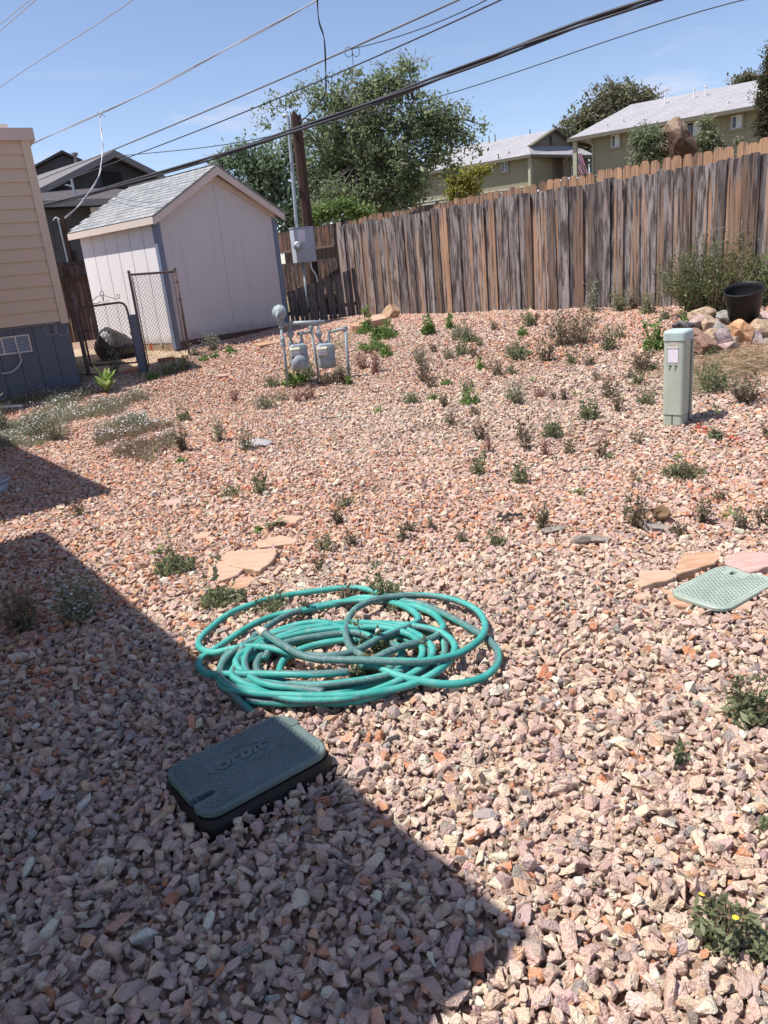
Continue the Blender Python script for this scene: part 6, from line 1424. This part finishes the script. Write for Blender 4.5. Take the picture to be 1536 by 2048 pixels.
WD = [
 ((350, 1140), 98, 84, 'stalk', "stalked green weed in the gravel up and left of the largest flagstone"), ((313, 1108), 34, 38, 'rosette', "light green leaf rosette just left of the stalked weed"),
 ((448, 1208), 108, 92, 'stalk', "bushy weed with a tall stalk at the upper left of the hose"), ((545, 1222), 52, 72, 'green', "low green weed inside the top left loop of hose"),
 ((612, 1232), 46, 34, 'dry', "small dark sprig between the hose strands below the low green weed"), ((697, 1200), 48, 36, 'dry', "dry sprig crossing the top strand of the hose"),
 ((768, 1196), 72, 86, 'green', "dense weed clump behind the top of the hose coil"), ((722, 1312), 92, 20, 'stalk', "thin stalk growing up through the middle of the hose"),
 ((757, 1312), 58, 32, 'green', "upright weed with a white seed head inside the small hose loop"), ((850, 1314), 46, 50, 'dande', "compact leafy weed on the right side of the hose coil"),
 ((726, 1356), 54, 58, 'dande', "leafy weed below the middle crossing strand of the hose"), ((613, 1295), 22, 18, 'fresh', "tiny bright seedling on the gravel inside the coil"),
 ((785, 1222), 30, 40, 'green', "low weed under the crossing strands at the top of the coil"), ((655, 1102), 50, 42, 'green', "dark weed to the right of the largest flagstone"),
 ((703, 1088), 36, 32, 'dry', "dry little weed right of the dark one by the flagstones"), ((676, 1048), 46, 26, 'dry', "thin dry sprig above the flagstones' right side"),
 ((690, 1012), 28, 42, 'green', "low dark weed at the centre of the gravel"), ((640, 1138), 34, 30, 'dry', "brown dry sprig between the flagstones and the hose"),
 ((550, 1054), 30, 60, 'broad', "broad leafed rosette beside the triangular flagstone"), ((524, 986), 50, 36, 'green', "upright olive weed with a shadow at left centre"),
 ((465, 992), 28, 46, 'green', "flat dark weed left of the upright olive one"), ((820, 1062), 26, 16, 'dry', "small dead sprig at centre right of the flagstones"),
 ((864, 1062), 26, 22, 'dry', "greyish dead tuft in the gravel right of centre"), ((808, 1080), 40, 14, 'dry', "thin upright brown sprig right of the dry weeds"),
 ((925, 1088), 32, 22, 'pale', "faded pale sprig above right of the hose"), ((993, 1092), 42, 42, 'green', "grey green tuft above the right end of the hose"),
 ((1085, 1062), 66, 24, 'dry', "thin brown sprig left of the dark curled bark"), ((1272, 1052), 96, 56, 'dry', "tall branchy brown weed at the tip of the long bark piece"),
 ((1403, 1045), 62, 40, 'dry', "brown green weed midway between pedestal and pale lid"), ((1463, 1036), 32, 46, 'rosette', "bright green grass like rosette above the pale green lid"),
 ((1480, 1062), 46, 22, 'dry', "brown sprig just below the bright grass like rosette"), ((1527, 1054), 56, 34, 'dry', "dark brown weed at the right edge above the pale lid"),
 ((1357, 1072), 40, 34, 'dry', "dark sprig to the left of the flagstones by the pale lid"), ((1437, 1002), 30, 24, 'dry', "small dark sprig above the brown green weed"),
 ((1368, 953), 40, 92, 'dande', "spreading green weed on the gravel in front of the pedestal"), ((1358, 916), 18, 24, 'rosette', "little green tuft left of two below the pedestal"),
 ((1391, 915), 14, 18, 'rosette', "little green tuft right of two below the pedestal"), ((1156, 988), 24, 24, 'rosette', "bright small rosette at middle right of the gravel"),
 ((1078, 986), 12, 12, 'rosette', "tiny bright tuft near the olive sprig"), ((1275, 962), 16, 12, 'rosette', "tiny green tuft left of the spreading weed"),
 ((1040, 966), 68, 34, 'green', "olive upright sprig with a dark shadow right of centre"), ((957, 950), 58, 34, 'green', "dark branching sprig left of the olive upright one"),
 ((977, 907), 42, 18, 'red', "reddish thin sprig above the dark branching one"), ((1048, 898), 64, 36, 'dry', "brown spindly weed above the olive upright sprig"),
 ((1091, 914), 38, 20, 'red', "purplish dry tuft right of the brown spindly weed"), ((1137, 906), 34, 22, 'dry', "faint brown tuft right of the purplish one"),
 ((1203, 914), 42, 30, 'dry', "dead twiggy tuft beside a small green one, left of the pedestal"), ((1219, 918), 18, 20, 'rosette', "small green tuft beside the dead twiggy one"),
 ((1273, 888), 30, 26, 'dry', "small dry tuft left of the pedestal base"), ((1105, 874), 58, 46, 'green', "grey green weed with a shadow, middle of the right half"),
 ((962, 880), 46, 36, 'dry', "thin grey tuft above the centre of the yard"), ((905, 850), 34, 30, 'dry', "sparse brown tuft left of the thin grey one"),
 ((1180, 838), 62, 40, 'green', "dark green weed to the left of the pedestal's lower half"), ((1237, 822), 48, 28, 'dry', "brown upright tuft left of the pedestal's middle"),
 ((1215, 796), 46, 46, 'dry', "dry spreading tuft above the brown upright one"), ((1292, 808), 38, 42, 'green', "round green weed close to the pedestal's left side"),
 ((1430, 880), 74, 26, 'stalk', "thin stalk weed standing in the pedestal's shadow"), ((1418, 782), 74, 76, 'green', "leafy green weed right behind the pedestal"),
 ((1492, 802), 72, 80, 'dry', "wide twiggy olive weed at the right edge behind the pedestal"), ((1530, 880), 50, 26, 'dry', "brown weed at the right edge below the twiggy one"),
 ((1310, 702), 78, 46, 'fresh', "upright green weed left of the pedestal's cap"), ((1284, 742), 50, 60, 'dry', "arching dry weed left of the pedestal's upper half"),
 ((1276, 770), 34, 34, 'green', "low olive weed below the arching dry one"), ((1307, 742), 26, 22, 'green', "small green tuft against the pedestal's left edge"),
 ((1218, 698), 58, 30, 'green', "grey green weed halfway between fence and pedestal"), ((1237, 676), 30, 30, 'green', "low green tuft behind the grey green one"),
 ((1152, 688), 92, 112, 'dry', "largest brown and green weed thicket in front of the fence"), ((1118, 690), 44, 34, 'dry', "dry brown tuft at the left foot of the big thicket"),
 ((1060, 653), 52, 30, 'green', "blue green weed close to the fence, left of the thicket"), ((1046, 671), 24, 22, 'fresh', "small yellow green tuft below the blue green weed"),
 ((857, 668), 46, 30, 'fresh', "green upright weed near the foot of the fence, left part"), ((899, 658), 40, 14, 'fresh', "thin green stalk near the fence right of the upright one"),
 ((938, 684), 48, 38, 'green', "olive bushy weed left of a dried pale one, near the fence"), ((912, 680), 40, 42, 'pale', "pale dried weed just left of the olive bushy one"),
 ((985, 662), 26, 22, 'dry', "small brown tuft near the fence right of the olive bush"), ((959, 692), 20, 24, 'green', "small dark tuft at the right foot of the olive bush"),
 ((926, 710), 36, 34, 'green', "green and brown tuft below the olive bush"), ((947, 712), 26, 24, 'dry', "brown tuft to the right of the green and brown one"),
 ((868, 705), 28, 22, 'dry', "little dark tuft in the upper middle of the gravel"), ((850, 762), 52, 36, 'dry', "tall brown olive tuft in the upper middle"),
 ((863, 776), 34, 28, 'dry', "brown twiggy tuft just below the tall brown olive one"), ((892, 770), 18, 26, 'fresh', "yellow green tuft right of the twiggy one"),
 ((840, 726), 36, 36, 'pale', "sparse pale tuft above the tall brown olive one"), ((895, 718), 28, 28, 'pale', "faint pale tuft left of the green and brown one"),
 ((822, 806), 30, 42, 'green', "rounded grey green weed with a shadow in the middle"), ((864, 800), 20, 20, 'fresh', "small lime tuft right of the rounded weed"),
 ((889, 814), 38, 18, 'dry', "thin brown tuft right of the lime one"), ((937, 786), 36, 28, 'green', "grey green top of a double weed in the upper middle"),
 ((938, 808), 30, 44, 'fresh', "yellow green lower half of the double weed"), ((948, 832), 24, 26, 'dry', "dead tuft below the double weed"),
 ((992, 752), 36, 38, 'dry', "brown tuft right of the double weed"), ((962, 740), 28, 18, 'fresh', "small green and tan tuft left of the brown one"),
 ((1022, 748), 26, 24, 'green', "small olive tuft in the upper middle right"), ((1035, 716), 46, 58, 'green', "wide dark green weed left of a brown one"),
 ((1092, 722), 56, 38, 'dry', "brown green weed right of the wide dark green one"), ((1143, 728), 34, 32, 'green', "grey tuft right of the brown green weed"),
 ((1175, 730), 26, 32, 'dry', "sprawling brown tuft between thicket and pedestal"), ((1070, 762), 20, 20, 'rosette', "bright lime rosette in the upper right gravel"),
 ((1079, 796), 30, 38, 'red', "tan pink dry tuft below the lime rosette"), ((1034, 808), 52, 58, 'pale', "pale grassy dry weed with white flowers"),
 ((1107, 800), 20, 18, 'dry', "small brown tuft left of two right of the tan one"), ((1127, 800), 30, 20, 'dry', "small brown tuft right of two right of the tan one"),
 ((1153, 790), 14, 22, 'rosette', "tiny lime tuft left of the dry spreading weed"), ((757, 824), 22, 42, 'rosette', "bright green leafy rosette alone below the gas meters"),
 ((545, 772), 26, 36, 'green', "dark low weed at the left of the meter legs"), ((592, 768), 40, 56, 'fresh', "green plant directly under the left gas meter"),
 ((618, 756), 40, 30, 'green', "dark green weed behind the middle meter pipe"), ((655, 768), 30, 46, 'dry', "brown olive weed under the right gas meter"),
 ((684, 766), 46, 36, 'dry', "dead brown weed at the foot of the right meter pipe"), ((700, 768), 26, 14, 'fresh', "lime sprout touching the right meter pipe"),
 ((768, 676), 42, 58, 'fresh', "rounded bright green weed above right of the meters"), ((727, 668), 20, 34, 'fresh', "small green weed left of the rounded bright one"),
 ((745, 700), 26, 72, 'fresh', "spreading green weed right of the gas meters"), ((772, 712), 26, 34, 'fresh', "green tuft at the right of the spreading one"),
 ((735, 664), 60, 24, 'fresh', "tall green sprig behind the right meter pipe"), ((752, 745), 50, 30, 'red', "reddish dry stalks right of the meters"),
 ((724, 738), 46, 26, 'red', "thin reddish sprig close to the right meter pipe"), ((620, 800), 38, 40, 'red', "reddish dry grass just below the meters"),
 ((596, 806), 34, 30, 'red', "smaller reddish grass left of the first"), ((530, 818), 40, 56, 'pale', "pale green feathery weed below left of the meters"),
 ((560, 802), 24, 34, 'pale', "thin feathery weed between the pale one and the reddish grass"), ((470, 802), 26, 30, 'red', "faint reddish tuft left of the feathery weeds"),
 ((438, 884), 56, 34, 'pale', "pale grey weed left of the plastic scrap"), ((495, 900), 52, 40, 'pale', "pale grey weed right beside the plastic scrap"),
 ((368, 902), 60, 40, 'dry', "brown grey weed right of the daisy patch"), ((364, 926), 16, 26, 'fresh', "small green tuft below the brown grey weed"),
 ((368, 842), 36, 28, 'green', "dark tuft at the upper right of the daisy patch"), ((215, 786), 62, 44, 'mull', "bright mullein plant with upright leaves by the gate"),
 ((340, 748), 36, 34, 'green', "grey green weed in front of the red brick"), ((368, 740), 34, 30, 'green', "second grey green weed right of the red brick"),
 ((306, 758), 20, 30, 'fresh', "yellowish low weed right of the mullein"), ((408, 722), 18, 24, 'fresh', "small lime weed below the shed's brown base"),
 ((430, 716), 16, 20, 'fresh', "tiny lime weed right of the one below the shed base"), ((462, 706), 20, 26, 'fresh', "green weed under the middle of the shed gable"),
 ((84, 764), 14, 16, 'fresh', "tiny lime sprig at the foot of the slate skirting"), ((36, 776), 32, 46, 'fresh', "green leafy weed at the skirting, left edge"),
 ((4, 768), 36, 34, 'green', "dark green weed cut by the left edge at the skirting"), ((128, 768), 66, 40, 'daisy', "tall spindly daisies in front of the skirting's right end"),
 ((158, 766), 62, 36, 'daisy', "tall spindly daisies at the house corner"), ((100, 762), 42, 24, 'daisy', "short spindly daisies left of the tall ones"),
 ((232, 748), 52, 30, 'daisy', "white flowered stems behind the mullein"), ((425, 700), 34, 42, 'daisy', "white daisies below the brown shed base"),
 ((392, 712), 26, 30, 'daisy', "low daisies at the foot of the chain link corner post"), ((1500, 1440), 112, 96, 'dande', "big leafy weed with white seed head at the right edge"),
 ((1355, 1524), 44, 50, 'green', "small grey green weed on the right foreground gravel"), ((1452, 1876), 118, 132, 'dande', "largest foreground weed with yellow flower heads at lower right"),
 ((1522, 1905), 60, 50, 'dande', "leafy side clump at the lower right edge"), ((1533, 1660), 26, 30, 'green', "leaf tuft cut by the right edge in the foreground"),
 ((50, 1262), 110, 100, 'dry', "dark shaded weed clump at the left edge"), ((160, 1240), 112, 150, 'daisy', "shaded sprawling weed with white flowers at left"),
 ((8, 870), 70, 50, 'pale', "pale bushy weed cut by the left edge above the shadow"), ((158, 1033), 34, 30, 'dry', "small dry sprig between the two roof shadows"),
 ((80, 880), 68, 70, 'daisy', "tallest green clump at the lower left of the daisy patch"), ((112, 882), 56, 34, 'pale', "greyish clump right of the tallest daisy clump"),
 ((1240, 622), 60, 40, 'green', "weeds with white flowers at the foot of the fence"), ((1296, 628), 46, 34, 'green', "green weed at the fence foot left of the big shrub"),
 ((1185, 622), 66, 30, 'daisy', "thin flowering weed standing against the fence"), ((1265, 620), 40, 26, 'dry', "brown weed at the fence foot between two green ones"),
 ((1330, 640), 30, 24, 'green', "low green tuft left of the rock pile"), ((1420, 712), 36, 34, 'green', "small green weed at the foot of the rock pile"),
 ((1366, 664), 50, 26, 'fresh', "green sprigs between the pedestal and the big shrub"), ((520, 1062), 8, 10, 'fresh', "speck of green beside the pale flat flagstone"),
 ((1255, 760), 22, 24, 'dry', "small brown tuft below the sprawling brown one"), ((1195, 762), 22, 26, 'dry', "small dark tuft left of the arching dry weed"),
]
for a_ in WD: weed(*a_)
# daisy ground cover patch, left
def cover(name, label, polys, dens, hgt, mats, flowers=0, seed=3, lsz=.016):
    r_ = np.random.default_rng(seed); P_ = []; 
    for poly in polys:
        W_ = [gp(u, v) for u, v in poly]; xs_ = [p.x for p in W_]; ys_ = [p.y for p in W_]; k = int((max(xs_) - min(xs_)) * (max(ys_) - min(ys_)) * dens)
        x = r_.uniform(min(xs_), max(xs_), k); y = r_.uniform(min(ys_), max(ys_), k); q = inpoly(x, y, [(p.x, p.y) for p in W_]) & (lf(x, y, seed, 2.6) > .40); P_.append(np.stack([x[q], y[q]], 1))
    P_ = np.concatenate(P_); n = len(P_); z = terr(P_[:, 0], P_[:, 1]); hh = hgt * (.35 + .9 * lf(P_[:, 0], P_[:, 1], seed + 1, 3.5)) * r_.uniform(.6, 1.1, n)
    base = np.stack([P_[:, 0], P_[:, 1], z], 1); tip = base + np.stack([r_.normal(0, .35, n) * hh, r_.normal(0, .35, n) * hh, hh], 1)
    w = np.stack([r_.normal(0, 1, n), r_.normal(0, 1, n), np.zeros(n)], 1); w /= np.linalg.norm(w, axis=1)[:, None]; w *= .0016
    Vs = np.stack([base - w, base + w, tip + w * .5, tip - w * .5], 1).reshape(-1, 3); Fs = np.arange(4 * n).reshape(n, 4)
    t_ = r_.random((n, 5, 1)); LP = (base[:, None] + (tip - base)[:, None] * t_ + r_.normal(0, .010, (n, 5, 3))).reshape(-1, 3)
    V2, F2 = leafcloud(LP, lsz, aspect=.3, r_=r_)
    V = np.concatenate([Vs, V2]); F = np.concatenate([Fs, F2 + len(Vs)]); nm = len(F); mi = np.zeros(nm, np.int32)
    mi[len(Fs):] = np.repeat(np.where(lf(P_[:, 0], P_[:, 1], seed + 4, 1.6) > .5, 1, 0), 5)
    if flowers:
        q = r_.random(n) < flowers; c = tip[q] + np.array([0, 0, .004]); m_ = len(c); rr = .0105 * r_.uniform(.6, 1.2, (m_, 1)); a0 = r_.uniform(0, 6.28, m_); tl_ = r_.normal(0, .35, (m_, 2)); vv = []
        for k in range(4):
            a = a0 + k * math.pi / 2; dx = np.cos(a)[:, None] * rr; dy = np.sin(a)[:, None] * rr; vv.append(c + np.concatenate([dx, dy, dx * tl_[:, :1] + dy * tl_[:, 1:]], 1))
        V3 = np.stack(vv, 1).reshape(-1, 3); F3 = np.arange(4 * m_).reshape(m_, 4) + len(V); V = np.concatenate([V, V3]); F = np.concatenate([F, F3]); mi = np.concatenate([mi, np.full(m_, 2)]).astype(np.int32)
    o = np.array([P_[:, 0].mean(), P_[:, 1].mean(), z.mean()]); me = quick_mesh(name, V - o, F)
    for m__ in mats: me.materials.append(MAT[m__])
    me.polygons.foreach_set("material_index", mi); ob = link(name, me, None, None, o); ob['kind'] = 'stuff'; ob['label'] = label; return ob
cover("wildflower_patch", "sprawling patch of small white daisies over the gravel at left", [[(-60, 790), (60, 785), (130, 770), (240, 778), (300, 800), (290, 855), (150, 860), (110, 895), (-60, 900)]], 2300, .15, ('lf_pale', 'lf_dry', 'petal'), .22, 21)
cover("wildflower_patch", "lower band of feathery daisies at left below the larger patch", [[(190, 845), (350, 850), (352, 905), (300, 930), (190, 910)]], 2000, .15, ('lf_dry', 'lf_pale', 'petal'), .20, 22)
cover("dry_grass", "thin dry grass and fine weeds at the foot of the shed and gates", [[(250, 755), (470, 700), (480, 712), (260, 775)], [(640, 700), (720, 650), (740, 656), (680, 715)]], 500, .10, ('lf_pale', 'lf_green', 'petal'), .12, 25)
cover("dry_grass", "faint dry seedlings between the daisies and the gas meters", [[(290, 790), (560, 780), (640, 800), (560, 850), (330, 870)]], 90, .09, ('lf_red', 'lf_pale', 'petal'), .08, 23)
cover("dry_grass", "faint weedlings scattered over the upper right gravel", [[(780, 690), (1100, 670), (1330, 700), (1330, 800), (820, 830)]], 60, .07, ('lf_dry', 'lf_pale', 'petal'), .0, 24)
# straw below the rock pile
r_ = np.random.default_rng(77); k = 5200
x = r_.normal(0, .42, k); y = r_.normal(0, .26, k); c_ = gp(1500, 728); X_ = c_.x + x; Y_ = c_.y + y + .2 * (r_.random(k) < .2); Z_ = terr(X_, Y_) + r_.uniform(.014, .05, k)
a = r_.uniform(0, 6.28, k); L_ = r_.uniform(.03, .09, k); d = np.stack([np.cos(a) * L_, np.sin(a) * L_, r_.normal(0, .012, k)], 1); w = np.stack([-np.sin(a), np.cos(a), r_.normal(0, .5, k)], 1) * .0016; c = np.stack([X_, Y_, Z_], 1)
V = np.stack([c - d - w, c - d + w, c + d + w, c + d - w], 1).reshape(-1, 3); o = np.array(c_); ob = link("straw", quick_mesh("straw", V - o, np.arange(4 * k).reshape(k, 4)), MAT['lf_straw'], None, c_)
ob['kind'] = 'stuff'; ob['label'] = "dry straw litter on the ground below the rock pile"
# large shrub against the fence at right
def shrub3(name, label, c, size, n, mat, seed):
    r_ = np.random.default_rng(seed); t = thing(name, label, "shrub", c); st = MB(); LP = []
    for i in range(n):
        a = r_.uniform(0, 6.28); rad = math.sqrt(r_.random()); b = Vector((c[0] + math.cos(a) * rad * size[0] * .35, c[1] + math.sin(a) * rad * size[1] * .35, c[2]))
        hh = size[2] * r_.uniform(.45, 1.05) * (1 - .45 * rad ** 2); tp = Vector((c[0] + math.cos(a) * rad * size[0], c[1] + math.sin(a) * rad * size[1], c[2] + hh)); md_ = b.lerp(tp, .5) + Vector((r_.normal(0, .04), r_.normal(0, .03), .06))
        q = spline([b, md_, tp], 5); st.tube(q, .006, 3, False, 0, .4)
        for j in range(int(44 * (.5 + hh / size[2]))):
            f_ = r_.random() ** (1.25); LP.append(q[min(len(q) - 1, int(f_ * len(q)))] + Vector(r_.normal(0, .045, 3)))
    st.build("stems", MAT['drystem'], t); V, F = leafcloud(np.array([tuple(q) for q in LP]), .030, aspect=.5, r_=r_); o = np.array(c); link("foliage", quick_mesh("foliage", V - o, F), MAT[mat], t, c); return t
sp0 = aty(1430, 634, 9.75)
shrub3("fence_shrub", "large loose green shrub growing against the fence behind the planter", (sp0.x, sp0.y + .02, gz(sp0.x, sp0.y)), (.80, .36, .98), 300, 'lf_shrub', 5)
sp1 = aty(1545, 600, 9.5)
shrub3("fence_shrub", "leafy shrub edge at the right border beside the planter", (sp1.x + .1, sp1.y, gz(sp1.x, sp1.y)), (.25, .25, .85), 50, 'lf_green', 6)
tw = MB()
for px in ([(1425, 488), (1460, 478), (1492, 460)], [(1480, 560), (1482, 500), (1483, 440)], [(1400, 470), (1430, 458), (1470, 452)], [(1460, 540), (1440, 500), (1424, 488)]):
    tw.tube(spline([aty(u, v, 9.75) for u, v in px], 4), .004, 4)
tag(tw.build("bare_branch", MAT['twig'], None, True), "pale bare twigs sticking out above the fence shrub", "branch")

# dry leaf and twig litter on the stones
r_ = np.random.default_rng(99); k = 2600
x = r_.uniform(-4.5, 5.2, k); y = r_.uniform(1.0, 11.5, k); q = keep(x, y) & (np.abs(x) < .6 * y + .8) & (lf(x, y, 61, 1.3) > .42); x, y = x[q], y[q]; k = len(x)
z = terr(x, y) + r_.uniform(.020, .034, k); C = np.stack([x, y, z], 1); V1, F1 = leafcloud(C[: k // 3], .022, aspect=.55, r_=r_)
c = C[k // 3:]; m_ = len(c); a = r_.uniform(0, 6.28, m_); L_ = r_.uniform(.012, .045, m_); d = np.stack([np.cos(a) * L_, np.sin(a) * L_, r_.normal(0, .006, m_)], 1); w = np.stack([-np.sin(a), np.cos(a), r_.normal(0, .4, m_)], 1) * .0013
V2 = np.stack([c - d - w, c - d + w, c + d + w, c + d - w], 1).reshape(-1, 3); V = np.concatenate([V1, V2]); F = np.arange(len(V)).reshape(-1, 4); o = np.array((0, 5, 0))
ob = link("dry_litter", quick_mesh("dry_litter", V - o, F), MAT['lf_dry'], None, o); ob['kind'] = 'stuff'; ob['label'] = "dry leaf bits and twigs strewn over the gravel"
